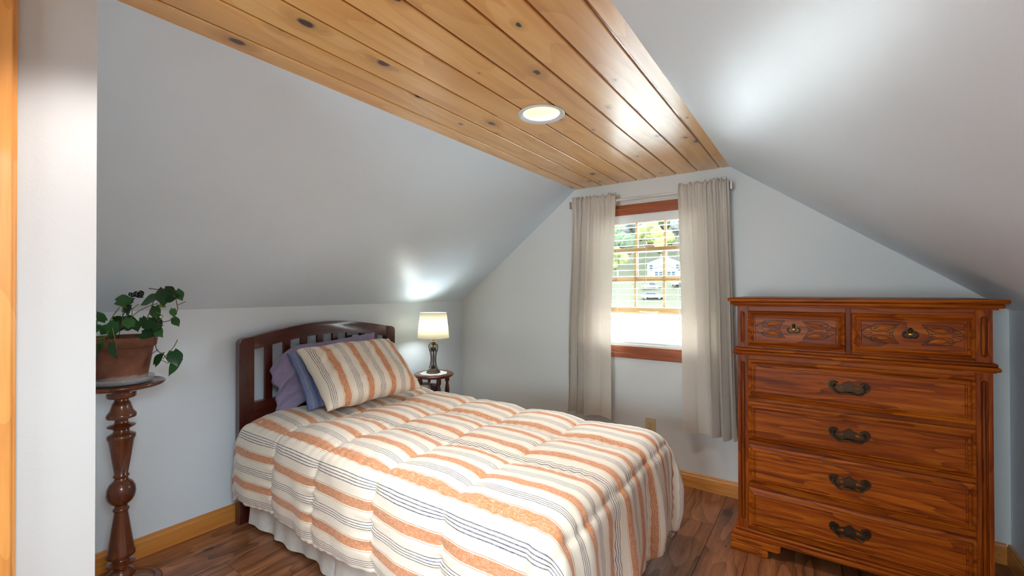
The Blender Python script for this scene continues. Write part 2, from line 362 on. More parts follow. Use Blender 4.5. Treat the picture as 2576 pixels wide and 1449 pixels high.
def thing(name, label, cat, loc=(0,0,0), rotz=0, group=None):
    o = bpy.data.objects.new(name, None); o.empty_display_size = .1; C.objects.link(o)
    o.location = loc; o.rotation_euler = (0, 0, rotz); o['label'] = label; o['category'] = cat
    if group: o['group'] = group
    return o
def tag(o, label, cat, group=None):
    o['label'] = label; o['category'] = cat
    if group: o['group'] = group
    return o
def struct(o, label=None):
    o['kind'] = 'structure'
    if label: o['label'] = label
    return o
def box(bm, x0, x1, y0, y1, z0, z1, bev=0, seg=2):
    vs = [bm.verts.new((x, y, z)) for x in (x0, x1) for y in (y0, y1) for z in (z0, z1)]
    fs = [(0,1,3,2), (4,6,7,5), (0,4,5,1), (2,3,7,6), (0,2,6,4), (1,5,7,3)]
    faces = [bm.faces.new([vs[i] for i in f]) for f in fs]
    if bev:
        es = list({e for f in faces for e in f.edges})
        bmesh.ops.bevel(bm, geom=es, offset=bev, segments=seg, profile=.5, affect='EDGES')
    return faces
def bx(*a, bev=0, seg=2):
    bm = bmesh.new(); box(bm, *a, bev=bev, seg=seg); return bm
def prism(bm, pts, axis, a, b, bev=0):
    """polygon pts (2D) extruded along axis from a to b. axis 'x': pts=(y,z); 'y': (x,z); 'z': (x,y)"""
    def P(p, t): return {'x': (t, p[0], p[1]), 'y': (p[0], t, p[1]), 'z': (p[0], p[1], t)}[axis]
    v0 = [bm.verts.new(P(p, a)) for p in pts]; v1 = [bm.verts.new(P(p, b)) for p in pts]
    n = len(pts); fs = [bm.faces.new(v0), bm.faces.new(v1[::-1])]
    for i in range(n): fs.append(bm.faces.new((v0[i], v0[(i+1) % n], v1[(i+1) % n], v1[i])))
    if bev:
        es = [e for e in v0[0].link_faces[0].edges]  # edges of the first cap
        es = list({e for f in fs[:2] for e in f.edges})
        bmesh.ops.bevel(bm, geom=es, offset=bev, segments=2, profile=.5, affect='EDGES')
def lathe(bm, prof, seg=32, cx=0, cy=0, sq=None):
    rings = []
    for r, z in prof:
        if r <= 1e-6: rings.append([bm.verts.new((cx, cy, z))])
        else: rings.append([bm.verts.new((cx+r*math.cos(2*PI*i/seg), cy+r*math.sin(2*PI*i/seg), z)) for i in range(seg)])
    for a, b in zip(rings, rings[1:]):
        for i in range(seg):
            j = (i+1) % seg
            if len(a) == 1 and len(b) == 1: continue
            if len(a) == 1: bm.faces.new((a[0], b[j], b[i]))
            elif len(b) == 1: bm.faces.new((a[i], a[j], b[0]))
            else: bm.faces.new((a[i], a[j], b[j], b[i]))
    return bm
def smoothpath(pts, n=6):
    if len(pts) < 3: return [Vector(p) for p in pts]
    P = [Vector(p) for p in pts]; out = []
    for i in range(len(P)-1):
        p0 = P[max(0, i-1)]; p1 = P[i]; p2 = P[i+1]; p3 = P[min(len(P)-1, i+2)]
        for k in range(n):
            t = k/n
            out.append(.5*((2*p1)+(-p0+p2)*t+(2*p0-5*p1+4*p2-p3)*t*t+(-p0+3*p1-3*p2+p3)*t**3))
    out.append(P[-1]); return out
def tube(bm, pts, r, seg=8, closed=False, rfun=None):
    P = [Vector(p) for p in pts]; n = len(P); rings = []
    up = Vector((0, 0, 1)); prev = None
    for i in range(n):
        a = P[i-1] if (i > 0 or closed) else P[i]; b = P[(i+1) % n] if (i < n-1 or closed) else P[i]
        t = (b-a)
        if t.length < 1e-9: t = Vector((0, 0, 1))
        t.normalize()
        if prev is None:
            s = up if abs(t.dot(up)) < .95 else Vector((1, 0, 0))
            u = (s - t*s.dot(t)).normalized()
        else:
            u = (prev - t*prev.dot(t)); u = u.normalized() if u.length > 1e-6 else prev
        prev = u; v = t.cross(u); rr = rfun(i/(n-1)) if rfun else r
        rings.append([bm.verts.new(P[i]+(u*math.cos(2*PI*k/seg)+v*math.sin(2*PI*k/seg))*rr) for k in range(seg)])
    m = n if closed else n-1
    for i in range(m):
        a, b = rings[i], rings[(i+1) % n]
        for k in range(seg): bm.faces.new((a[k], a[(k+1) % seg], b[(k+1) % seg], b[k]))
    if not closed:
        bm.faces.new(rings[0][::-1]); bm.faces.new(rings[-1])
    return bm
def sheet(bm, fn, nu, nv, uv=None):
    """fn(s,t) -> xyz with s,t in 0..1"""
    vs = [[bm.verts.new(fn(i/nu, j/nv)) for j in range(nv+1)] for i in range(nu+1)]
    lay = bm.loops.layers.uv.new('UVMap') if uv else None
    for i in range(nu):
        for j in range(nv):
            f = bm.faces.new((vs[i][j], vs[i+1][j], vs[i+1][j+1], vs[i][j+1]))
            if uv:
                for l, (a, b) in zip(f.loops, ((i, j), (i+1, j), (i+1, j+1), (i, j+1))): l[lay].uv = uv(a/nu, b/nv)
    return bm
def solidify(o, t, offset=-1):
    m = o.modifiers.new('thickness', 'SOLIDIFY'); m.thickness = t; m.offset = offset
    return o
def nz(x, y=0, z=0): return noise.noise(Vector((x, y, z)))

# ------------------------------------------------------------------ the room
XR, ZC, ZK, X1, X2 = 3.455, 2.086, 1.204, 1.175, 2.262
YB = -5.2            # rear gable, behind the camera
WX0, WX1, WZ0, WZ1 = 1.36, 2.09, .90, 1.845     # window opening
T = .14
# floor: slab with laminate planks as pieces
fl = obj('floor', bx(-.1, XR+.1, YB, .05, -.08, -.009), 'floor_gap'); struct(fl, 'reddish brown wood plank floor')
PWID = .1866
joints = {11: -.433, 2: -2.13, 3: -1.6, 12: -.95, 10: -1.3}
for r in range(19):
    x0 = r*PWID; x1 = min(XR, x0+PWID)
    if x1-x0 < .02: continue
    y = joints.get(r, -random.random()*1.2); ys = [0.0]
    while y > YB:
        ys.append(y); y -= 1.22
    ys.append(YB)
    for ya, yb in zip(ys, ys[1:]):
        if ya-yb < .02: continue
        hl = (ya-yb)/2-.0006; hw = (x1-x0)/2-.0006
        bm = bmesh.new()
        pr = [(-hw, -.009), (hw, -.009), (hw, -.0012), (hw-.0012, 0), (-hw+.0012, 0), (-hw, -.0012)]
        prism(bm, pr, 'y', -hl, hl)
        obj('plank', bm, 'floor', fl, ((x0+x1)/2, (ya+yb)/2, 0))

def wallobj(name, bm, label): return struct(obj(name, bm, 'wall_slope' if 'slope' in name else 'wall_gable' if name == 'wall_far' else 'wall'), label)
def zl(x): return ZK+(ZC-ZK)*x/X1
def zr(x): return ZK+(ZC-ZK)*(XR-x)/(XR-X2)
ZT = ZC+.0055         # drywall above the boards
# knee walls and slopes
wallobj('wall_left', bx(-.1, 0, YB, 0, 0, ZK), 'low painted knee wall behind the bed')
wallobj('wall_right', bx(XR, XR+.1, YB, 0, 0, ZK), 'low painted knee wall beside the dresser')
bm = bmesh.new(); k = X1+.0055/(ZC-ZK)*X1
prism(bm, [(0, ZK), (-.1, ZK), (-.1, ZK+.06), (k-.05, ZT+.06), (k, ZT)], 'y', YB, 0); wallobj('wall_left_slope', bm, 'sloped painted ceiling above the headboard')
bm = bmesh.new(); k = X2-.0055/(ZC-ZK)*(XR-X2)
def sp(t, o=0): return (XR+(k-XR)*t+o*.0635, ZK+(ZT-ZK)*t+o*.0865)
for ya, yb, ta, tb in ((YB, SKA, 0, 1), (SKB, 0, 0, 1), (SKA, SKB, 0, SKT0), (SKA, SKB, SKT1, 1)):
    prism(bm, [sp(ta), sp(ta, 1), sp(tb, 1), sp(tb)], 'y', ya, yb)
wallobj('wall_right_slope', bm, 'sloped painted ceiling above the dresser')
# gable with the window opening
def gable(y0, y1, wx0, wx1, wz0, wz1):
    bm = bmesh.new()
    top = lambda x: min(zl(x)+.03, ZT+.03) if x < 1.7 else min(zr(x)+.03, ZT+.03)
    def poly(a, b, lo, hi=None):
        xs = sorted({a, b, *[x for x in (X1, X2) if a < x < b]})
        if hi is None: pts = [(a, lo), (b, lo)] + [(x, top(x)) for x in xs[::-1]]
        else: pts = [(a, lo), (b, lo), (b, hi), (a, hi)]
        prism(bm, pts, 'y', y0, y1)
    poly(-.1, wx0, 0); poly(wx1, XR+.1, 0); poly(wx0, wx1, 0, wz0); poly(wx0, wx1, wz1)
    return bm
wallobj('wall_far', gable(0, T, WX0, WX1, WZ0, WZ1), 'painted gable wall with the curtained window')
wallobj('wall_near', gable(YB-T, YB, RX0, RX1, RZ0, RZ1), 'painted gable wall opposite the window')
# partition to the left of the camera
PX, PY = 1.39, -2.783
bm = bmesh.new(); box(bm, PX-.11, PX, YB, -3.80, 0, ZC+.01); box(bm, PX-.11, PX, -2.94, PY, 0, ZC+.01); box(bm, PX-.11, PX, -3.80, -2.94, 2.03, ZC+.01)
struct(obj('wall_partition', bm, 'wall_dimmed'), 'white painted partition wall with a pine cased doorway')
bm = bmesh.new(); prism(bm, [(0, 0), (PX-.11, 0), (PX-.11, ZC), (X1, ZC), (0, ZK)], 'y', PY-.11, PY); wallobj('wall_return', bm, 'short painted wall behind the plant stand')
tr = struct(obj('trim_1', bx(PX, PX+.02, -2.975, -2.9085, 0, 2.09, bev=.003), 'pine_trim_z'), 'honey pine door casing on the white partition')
obj('casing_bead', bx(PX+.004, PX+.012, -2.9105, -2.9025, 0, 2.09, bev=.002), 'pine_trim_z', tr)
obj('jamb', bx(PX-.11, PX+.004, -2.99, -2.965, 0, 2.03), 'pine_trim_z', tr)
d1 = struct(obj('door_1', bx(PX-.075, PX-.035, -3.79, -2.992, .01, 2.02, bev=.003), 'pine_trim_z'), 'pine door in the white partition')
for zz in ((.15, .9), (1.05, 1.9)):
    obj('door_panel', bx(PX-.036, PX-.03, -3.66, -3.13, *zz, bev=.004), 'pine_trim_z', d1)

# ceiling: drywall with tongue and groove pine boards
LIGHTS = [(1.715, -1.393), (1.715, -2.76), (1.715, -4.12)]
HOLE = .092
def slab():
    bm = bmesh.new(); y = 0.0; x0, x1, z0, z1 = X1-.02, X2+.02, ZT, ZT+.08
    for lx, ly in LIGHTS:
        box(bm, x0, x1, ly+HOLE, y, z0, z1); n = 24
        ys = [ly+HOLE*math.cos(PI*q/n) for q in range(n+1)]
        for ya, yb in zip(ys, ys[1:]):
            hw_ = math.sqrt(max(0, HOLE**2-((ya+yb)/2-ly)**2)); box(bm, x0, lx-hw_, yb, ya, z0, z1); box(bm, lx+hw_, x1, yb, ya, z0, z1)
        y = ly-HOLE
    box(bm, x0, x1, YB, y, z0, z1); return bm
ce = obj('ceiling', slab(), 'pine_groove'); struct(ce, 'flat ceiling strip of varnished knotty pine boards')
edges = [1.172, 1.262, 1.398, 1.534, 1.668, 1.803, 1.937, 2.072, 2.205, 2.268]
def boards():
    for i, (a, b) in enumerate(zip(edges, edges[1:])):
        ga = .0045 if i else 0; gb = .0045 if i < len(edges)-2 else 0
        xc = (a+b)/2
        L0, L1 = a+ga-xc, b-gb-xc
        ch = .003
        # board face is cut round each recessed light: split along y where a hole crosses it
        bm = bmesh.new()
        zt, zb = 0.0055, 0.0
        ylist = [0.0]; 
        step = .0115
        holes = [(lx, ly) for lx, ly in LIGHTS if a+ga < lx+HOLE and b-gb > lx-HOLE]
        segs = []; y = 0.0
        for lx, ly in sorted(holes, key=lambda q: -q[1]):
            segs.append((y, ly+HOLE, None)); segs.append((ly+HOLE, ly-HOLE, (lx, ly))); y = ly-HOLE
        segs.append((y, YB, None))
        yc = YB/2
        def strip(x0, x1, y0, y1):
            if x1-x0 < 1e-4: return
            box(bm, x0-xc, x1-xc, y1-yc, y0-yc, zb, zt)
        for y0, y1, h in segs:
            if h is None:
                l0, l1 = L0, L1
                c0 = ch if i else 0.0; c1 = ch if i < len(edges)-2 else 0.0
                prism(bm, [(l0, zt), (l1, zt), (l1, zb+max(c1, .001)), (l1-max(c1, .001), zb), (l0+max(c0, .001), zb), (l0, zb+max(c0, .001))], 'y', y1-yc, y0-yc)
            else:
                n = 16; ysub = [h[1]+HOLE*math.cos(PI*q/n) for q in range(n+1)]
                for ya, yb in zip(ysub, ysub[1:]):
                    ym = (ya+yb)/2; hw = math.sqrt(max(0, HOLE**2-(ym-h[1])**2))
                    strip(a+ga, min(b-gb, max(a+ga, h[0]-hw)), ya, yb); strip(max(a+ga, min(b-gb, h[0]+hw)), b-gb, ya, yb)
        obj('board', bm, 'pine_ceiling', ce, (xc, yc, ZC))
boards()

# recessed lights
def downlight(lx, ly, label, first=None):
    t = thing('recessed_light', label, 'light', (lx, ly, ZC), 0, 'recessed ceiling lights')
    bm = bmesh.new(); lathe(bm, [(.089, -.001), (.1035, -.001), (.104, -.004), (.101, -.0065), (.088, -.0045), (.084, -.001), (.0845, .004), (.089, .004)], 48); bm.verts.ensure_lookup_table()
    angsmooth(obj('trim_ring', bm, 'ring', t))
    bm = bmesh.new(); lathe(bm, [(.0845, .0005), (.082, .0005), (.082, .006), (.0845, .006), (.0845, .0005)], 48); obj('gasket', bm, 'gasket', t, smooth=True)
    bm = bmesh.new(); lathe(bm, [(.082, .001), (.076, .03), (.066, .08), (.056, .115), (.0562, .116), (.0664, .0805), (.0765, .03), (.0825, .001)], 48); obj('reflector', bm, 'can', t, smooth=True)
    bm = bmesh.new(); lathe(bm, [(0, .106), (.03, .107), (.047, .112), (.052, .122), (.0, .125)], 32); obj('bulb', bm, 'bulb', t, smooth=True)
    bm = bmesh.new(); lathe(bm, [(.0, .15), (.09, .15), (.09, .005), (.0895, .005), (.0895, .149), (0, .149)], 32); obj('housing', bm, 'can_out', t)
    l = bpy.data.lights.new('downlight_lamp', 'SPOT'); l.spot_size = math.radians(86); l.spot_blend = .55; l.shadow_soft_size = .03; l.energy = P_DOWN; l.color = (1, .98, .96)
    o = bpy.data.objects.new('downlight_lamp', l); C.objects.link(o); o.parent = t; o.location = (0, 0, .07)
    return t
downlight(*LIGHTS[0], 'white-rimmed recessed light over the bed, set in the pine boards')
downlight(*LIGHTS[1], 'white-rimmed recessed light beside the white partition')
downlight(*LIGHTS[2], 'white-rimmed recessed light near the added rear window')

# baseboards (stepped profile)
HB = .096
def basep(s): return [(0, 0), (.016*s, 0), (.016*s, HB-.02), (.012*s, HB-.014), (.010*s, HB-.004), (.006*s, HB), (0, HB)]
bm = bmesh.new(); prism(bm, basep(1), 'y', PY, -.0); struct(obj('baseboard_left', bm, 'pine_trim', None, (0.0005, 0, 0)), 'honey pine baseboard under the headboard wall')
bm = bmesh.new(); prism(bm, basep(-1), 'y', YB, -.0); struct(obj('baseboard_right', bm, 'pine_trim', None, (XR-.0005, 0, 0)), 'honey pine baseboard beside the dresser')
bm = bmesh.new(); prism(bm, basep(-1), 'x', .017, XR-.017); struct(obj('baseboard_far', bm, 'pine_trim_x', None, (0, -.0005, 0)), 'honey pine baseboard under the window')
bm = bmesh.new(); prism(bm, basep(1), 'y', YB, -3.87); struct(obj('baseboard_partition', bm, 'pine_trim', None, (PX+.0005, 0, 0)), 'honey pine baseboard along the partition')

# ------------------------------------------------------------------ window
wn = bpy.data.objects.new('window_1', None); C.objects.link(wn); wn.location = (0, 0, 0); struct(wn, 'double hung wood window with its lower sash raised')
CW = .075
def casing(x0, x1, z0, z1, horiz, parent, y=-.001):
    d = .02; bm = bmesh.new()
    if horiz:
        s = 1 if horiz > 0 else -1
        za, zb = (z0, z1) if s > 0 else (z1, z0)
        h = zb-za
        pts = [(y, za), (y-.012, za), (y-.014, za+h*.12), (y-.016, za+h*.55), (y-.020, za+h*.62), (y-d, za+h*.95), (y-.018, zb), (y, zb)]
        prism(bm, pts, 'x', x0, x1)
    else:
        box(bm, x0, x1, y-d*.85, y, z0, z1, bev=.004)
    return obj('casing', bm, 'casing_x' if horiz else 'casing_z', parent)
casing(WX0-CW, WX1+CW, WZ1, WZ1+.072, 1, wn); casing(WX0-CW, WX1+CW, WZ0-.083, WZ0, -1, wn)
casing(WX0-CW, WX0, WZ0, WZ1, 0, wn); casing(WX1, WX1+CW, WZ0, WZ1, 0, wn)
for a in ((WX0, WX0+.012, 0.0, T, WZ0, WZ1), (WX1-.012, WX1, 0.0, T, WZ0, WZ1)): obj('jamb', bx(*a), 'sash_z', wn)
obj('jamb_head', bx(WX0+.012, WX1-.012, 0.0, T, WZ1-.012, WZ1), 'white_pl', wn); obj('stool', bx(WX0+.012, WX1-.012, 0, T+.03, WZ0, WZ0+.012), 'white_pl', wn)
def sash(z0, z1, y, name):
    e = bpy.data.objects.new(name, None); C.objects.link(e); e.parent = wn
    x0, x1 = WX0+.014, WX1-.014; st, rt, rb = .04, .034, .04
    yy = (y, y+.03)
    obj('stile', bx(x0, x0+st, *yy, z0, z1, bev=.003), 'sash_z', e); obj('stile', bx(x1-st, x1, *yy, z0, z1, bev=.003), 'sash_z', e)
    obj('rail', bx(x0+st, x1-st, *yy, z1-rt, z1, bev=.003), 'sash_x', e); obj('rail', bx(x0+st, x1-st, *yy, z0, z0+rb, bev=.003), 'sash_x', e)
    gx0, gx1, gz0, gz1 = x0+st, x1-st, z0+rb, z1-rt
    wv = .0175
    for i in (1, 2):
        xm = gx0+(gx1-gx0)*i/3; obj('muntin', bx(xm-wv/2, xm+wv/2, y+.004, y+.024, gz0, gz1, bev=.003), 'sash_z', e)
    zm = (gz0+gz1)/2; obj('muntin', bx(gx0, gx1, y+.005, y+.023, zm-wv/2, zm+wv/2, bev=.003), 'sash_x', e)
    for i in range(3):
        for j in range(2):
            obj('pane', bx(gx0+(gx1-gx0)*i/3+wv/2-.002, gx0+(gx1-gx0)*(i+1)/3-wv/2+.002, y+.012, y+.015, (gz0, zm+wv/2)[j]-.002, (zm-wv/2, gz1)[j]+.002), 'glass', e)
    return e, x0, x1
lo, sx0, sx1 = sash(1.135, 1.612, .066, 'lower_sash'); up, _, _ = sash(1.362, 1.832, .10, 'upper_sash')
bm = bmesh.new(); prism(bm, [(1.70, 1.612), (1.768, 1.612), (1.762, 1.622), (1.748, 1.628), (1.722, 1.626), (1.712, 1.634), (1.704, 1.632)], 'y', .07, .092, bev=.001); obj('sash_lock', bm, 'sash_x', lo)
bm = bmesh.new(); tube(bm, smoothpath([(1.66, .064, 1.152), (1.67, .054, 1.150), (1.725, .052, 1.149), (1.78, .054, 1.150), (1.79, .064, 1.152)], 4), .0035); obj('sash_lift', bm, 'white_pl', lo, smooth=True)
# unseen roof window added to the right slope for fill light
w2 = bpy.data.objects.new('fill_window_roof', None); C.objects.link(w2); struct(w2, 'pine framed roof window added to the right slope for fill light')
for ya, yb, ta, tb in ((SKA, SKB, SKT0, SKT0+.03), (SKA, SKB, SKT1-.03, SKT1), (SKA, SKA+.035, SKT0+.03, SKT1-.03), (SKB-.035, SKB, SKT0+.03, SKT1-.03)):
    bm = bmesh.new(); prism(bm, [sp(ta, .2), sp(ta, .9), sp(tb, .9), sp(tb, .2)], 'y', ya, yb); obj('sash_frame', bm, 'sash_z', w2)
bm = bmesh.new(); prism(bm, [sp(SKT0+.02, .5), sp(SKT0+.02, .54), sp(SKT1-.02, .54), sp(SKT1-.02, .5)], 'y', SKA+.03, SKB-.03); obj('pane', bm, 'glass', w2)

w3 = bpy.data.objects.new('fill_window_rear', None); C.objects.link(w3); struct(w3, 'plain pine framed window added to the rear gable for fill light')  # unseen window added behind the camera for fill light
for a in ((RX0, RX0+.05), (RX1-.05, RX1)): obj('jamb', bx(*a, YB-T, YB+.015, RZ0, RZ1), 'sash_z', w3)
for a in ((RZ0, RZ0+.05), (RZ1-.05, RZ1), ((RZ0+RZ1)/2-.02, (RZ0+RZ1)/2+.02)): obj('rail', bx(RX0+.05, RX1-.05, YB-.08, YB-.04, *a), 'sash_x', w3)
for a in ((RZ0+.05, (RZ0+RZ1)/2-.02), ((RZ0+RZ1)/2+.02, RZ1-.05)): obj('pane', bx(RX0+.05, RX1-.05, YB-.062, YB-.058, *a), 'glass', w3)

# blind
bl = thing('venetian_blind', 'white horizontal slat window blind with open slats and pull cords', 'blind', (1.725, .03, WZ0))
bw = (WX1-WX0)/2-.018
obj('head_rail', bx(-bw, bw, -.024, .024, WZ1-WZ0-.05, WZ1-WZ0-.013, bev=.002), 'blind', bl)
obj('valance', bx(-bw-.004, bw+.004, -.029, -.0255, WZ1-WZ0-.058, WZ1-WZ0-.004, bev=.001), 'blind', bl)
obj('bottom_rail', bx(-bw, bw, -.025, .025, .016, .032, bev=.004), 'blind', bl)
sl0 = None; zs = []
z = .058
while z < WZ1-WZ0-.075: zs.append(z); z += .0445
def slatmesh():
    bm = bmesh.new(); n = 6
    top = [(-.0245+.049*i/n, .002*(1-(2*i/n-1)**2)) for i in range(n+1)]
    prism(bm, top + [(a, b-.0022) for a, b in top[::-1]], 'x', -bw, bw); return bm
for i, z in enumerate(zs):
    if sl0 is None: sl0 = obj('slat', slatmesh(), 'slat', bl, (0, 0, z), (math.radians(3), 0, 0))
    else: inst('slat', sl0, bl, (0, 0, z), (math.radians(3), 0, 0))
for xx in (-.235, -.02, .205):
    for yy in (-.0262, .0262):
        bm = bmesh.new(); tube(bm, [(xx, yy, .03), (xx, yy, WZ1-WZ0-.05)], .0009, 5); obj('ladder_cord', bm, 'cord', bl)
    bm = bmesh.new(); tube(bm, [(xx+.022, -.0262, .03), (xx+.022, -.0262, WZ1-WZ0-.05)], .0009, 5); obj('lift_cord', bm, 'cord', bl)
    for z in zs[::1]:
        pass
for xx, zb in ((.228, .19), (.236, .11), (.222, -.015), (.232, -.055)):
    bm = bmesh.new(); tube(bm, smoothpath([(xx, -.036, zb+.03), (xx+.002, -.036, zb+.3), (xx-.004, -.033, .6), (xx, -.031, .88)], 5), .0009, 5); c = obj('pull_cord', bm, 'cord', bl)
    bm = bmesh.new(); lathe(bm, [(0, .034), (.0035, .034), (.0035, .028), (.0055, .026), (.0075, .002), (.006, 0), (0, 0)], 12, xx, -.036); 
    for v in bm.verts: v.co.z += zb
    obj('tassel', bm, 'white_pl', c, smooth=True)

# curtain rod
cr = thing('curtain_rod', 'thin white curtain rod with flared square finials above the window', 'curtain rod', (1.735, -.09, 1.945))
bm = bmesh.new(); tube(bm, [(-.53, 0, 0), (.0, 0, 0)], .0085, 14); obj('rod', bm, 'rod', cr, smooth=True)
bm = bmesh.new(); tube(bm, [(-.05, 0, 0), (.53, 0, 0)], .0072, 14); obj('rod', bm, 'rod', cr, smooth=True)
for s in (-1, 1):
    bm = bmesh.new(); prev = None
    for d, h in ((.52, .010), (.53, .013), (.54, .020), (.548, .026), (.553, .026)):
        ring = [bm.verts.new((s*d, a*h, b*h)) for a, b in ((-1, -1), (1, -1), (1, 1), (-1, 1))]
        if prev:
            for i in range(4): bm.faces.new((prev[i], prev[(i+1) % 4], ring[(i+1) % 4], ring[i]))
        else: bm.faces.new(ring)
        prev = ring
    bm.faces.new(prev[::-1]); obj('finial', bm, 'nickel', cr)
    bm = bmesh.new(); box(bm, s*.505-.007, s*.505+.007, -.006, .0895, -.016, -.009); box(bm, s*.505-.009, s*.505+.009, .086, .0895, -.04, .03, bev=.001); obj('bracket', bm, 'nickel', cr)

# curtains
def curtain(name, label, xa, xb, bxa, bxb, side, seed):
    """xa..xb at the rod, bxa..bxb at the hem; side = +1 when the tight folds are on the +x side"""
    t = thing(name, label, 'curtain', ((xa+xb)/2, -.09, .385), 0, 'window curtains')
    cx = (xa+xb)/2; ZB, ZR, ZH = .385, 1.945, 1.993
    nfold = 9
    def prof(q, z):
        # q 0..1 from the outer (gathered) edge to the window edge; returns (fraction along width, fold offset)
        h = (z-ZB)/(ZR-ZB)
        g = .60                       # gathered half of the cloth
        if q < g: f = .42*(q/g); ph = q/g*4.4*PI; amp = .050*(1-.25*h)
        else: f = .42+.58*(q-g)/(1-g); ph = 4.4*PI + (q-g)/(1-g)*2.0*PI; amp = .050-.032*min(1, (q-g)/.12)
        off = amp*math.sin(ph+.6*math.sin(2.4*h+seed)) * (.6+.4*min(1, (1-h)*2.2))
        f += .027*math.sin(2*ph)*(1-.4*h)
        return f, off
    def fn(s, tt):
        z = ZB+(ZH-ZB)*tt; q = s
        f, off = prof(q, z); h = min(1, (z-ZB)/(ZR-ZB))
        a = (bxa*(1-h)+xa*h); b = (bxb*(1-h)+xb*h)
        # the window edge swings in at mid height
        b_in = .022*math.sin(PI*min(1, h))*(1 if side < 0 else 1)
        if side < 0: x = a+(b-b_in*.6-a)*f
        else: x = b-(b-(a+b_in*.3))*f
        # rod pocket: cloth pulled tight round the rod with small gathers
        near = math.exp(-((z-ZR)/.03)**2)
        top = max(0, (z-(ZR+.012))/(ZH-ZR-.012))
        pk = .5+.5*math.sin(q*2*PI*10+seed)
        gath = math.exp(-max(0, ZR-z)/.16)
        off = off*(1-.75*gath) + gath*(.010*math.sin(q*2*PI*10+seed)+.006*math.sin(q*2*PI*23+2*seed))
        y = -.010 - off*.9 - .010*near
        y = min(y, -.0125) if abs(z-ZR) < .02 else y
        zz = z + (.010*top*math.sin(q*2*PI*9+seed*2)) 
        if tt == 0: zz = z+.006*math.sin(q*9+seed)
        return (x-cx, y-.004*math.sin(7*z+seed), zz-ZB)
    bm = bmesh.new(); sheet(bm, fn, 150, 110)
    o = obj('panel', bm, 'curtain', t, smooth=True); solidify(o, .0016)
    # back of the rod pocket
    def fb(s, tt):
        z = ZR-.022+(.052)*tt; f, off = prof(s, ZR)
        x = xa+(xb-xa)*f if side < 0 else xb-(xb-xa)*f
        return (x-cx, .0115+.003*math.sin(s*2*PI*13+seed), z-ZB)
    bm = bmesh.new(); sheet(bm, fb, 80, 4); solidify(obj('rod_pocket', bm, 'curtain', t, smooth=True), .0012)
    # hem stitching line
    def fh(s, tt):
        p = fn(s, .0); q2 = fn(s, .052); 
        return tuple(p[i]+(q2[i]-p[i])*tt + (-.0018 if i == 1 else 0) for i in range(3))
    bm = bmesh.new(); sheet(bm, fh, 150, 6); obj('hem', bm, 'curtain', t, smooth=True)
    return t
curtain('curtain', 'beige curtain panel on the bed side of the window', 1.205, 1.545, 1.163, 1.505, -1, .4)
curtain('curtain', 'beige curtain panel on the dresser side of the window', 1.974, 2.272, 2.003, 2.315, 1, 1.9)

# outlet
ot = thing('wall_outlet', 'ivory duplex electrical outlet on the wall under the window', 'outlet', (1.7535, -.0005, .3495))
obj('cover_plate', bx(-.035, .035, -.0055, 0, -.0575, .0575, bev=.0025), 'ivory', ot)
for zc in (.0195, -.0195):
    bm = bmesh.new(); n = 24; pts = []
    for i in range(n):
        a = 2*PI*i/n; pts.append((.0172*math.cos(a), zc+max(-.0140, min(.0140, .0172*math.sin(a)))))
    prism(bm, pts, 'y', -.0072, -.0055, bev=.0006); rc = obj('receptacle', bm, 'ivory', ot)
    obj('slot', bx(-.0078, -.0054, -.0076, -.0070, zc+.000, zc+.0095), 'slot', rc); obj('slot', bx(.0054, .0076, -.0076, -.0070, zc+.001, zc+.0085), 'slot', rc)
    bm = bmesh.new(); prism(bm, [(.0028*math.cos(2*PI*i/12), zc-.0075+.0028*math.sin(2*PI*i/12)) for i in range(12)], 'y', -.0076, -.0070); obj('ground_hole', bm, 'slot', rc)
bm = bmesh.new(); prism(bm, [(.003*math.cos(2*PI*i/12), .003*math.sin(2*PI*i/12)) for i in range(12)], 'y', -.0066, -.0055); obj('screw', bm, 'screw', ot)

# ------------------------------------------------------------------ bed
BY0, BY1 = -1.948, -.866        # headboard
HX0, HX1 = .045, .09
bed = thing('bed', 'dark cherry wood twin bed with arched slatted headboard', 'bed', (.07, -1.407, 0))
bo = Vector((.07, -1.407, 0))
def bobj(name, bm, mat, **k):
    for v in bm.verts: v.co -= bo
    return obj(name, bm, mat, bed, **k)
for a, b, s in ((BY0, BY0+.079, 1), (BY1-.079, BY1, -1)):
    bm = bmesh.new(); o_, i_ = (a, b) if s > 0 else (b, a)
    pts = [(o_, 0), (i_, 0), (i_, 1.043), (o_+s*.03, 1.036), (o_+s*.008, 1.026), (o_, 1.008)]
    prism(bm, pts, 'x', HX0-.002, HX1+.002, bev=.003); bobj('post', bm, 'cherry_z')
def arch(y, a, b):
    q = (y-(BY0+.079))/((BY1-.079)-(BY0+.079)); return a+(b-a)*math.sin(PI*q)**1.0*1.0 if True else 0
bm = bmesh.new(); n = 24; ya, yb = BY0+.079, BY1-.079
tp = [(ya+(yb-ya)*i/n, arch(ya+(yb-ya)*i/n, 1.043, 1.102)) for i in range(n+1)]
bt = [(ya+(yb-ya)*i/n, arch(ya+(yb-ya)*i/n, .968, 1.022)) for i in range(n+1)]
prism(bm, tp+bt[::-1], 'x', HX0, HX1, bev=.002); angsmooth(bobj('top_rail', bm, 'cherry_y'))
bobj('bottom_rail', bx(HX0, HX1, ya, yb, .52, .667, bev=.003), 'cherry_y')
sw, gp = .0415, 0; tot = yb-ya; gp = (tot-8*sw)/9
for i in range(8):
    y0 = ya+gp+(sw+gp)*i
    bobj('slat', bx(HX0+.012, HX1-.014, y0, y0+sw, .66, arch(y0+sw/2, .968, 1.022)+.012, bev=.002), 'cherry_z')
bobj('box_spring', bx(.10, 1.98, -1.875, -.945, .13, .34, bev=.02, seg=3), 'mattress')
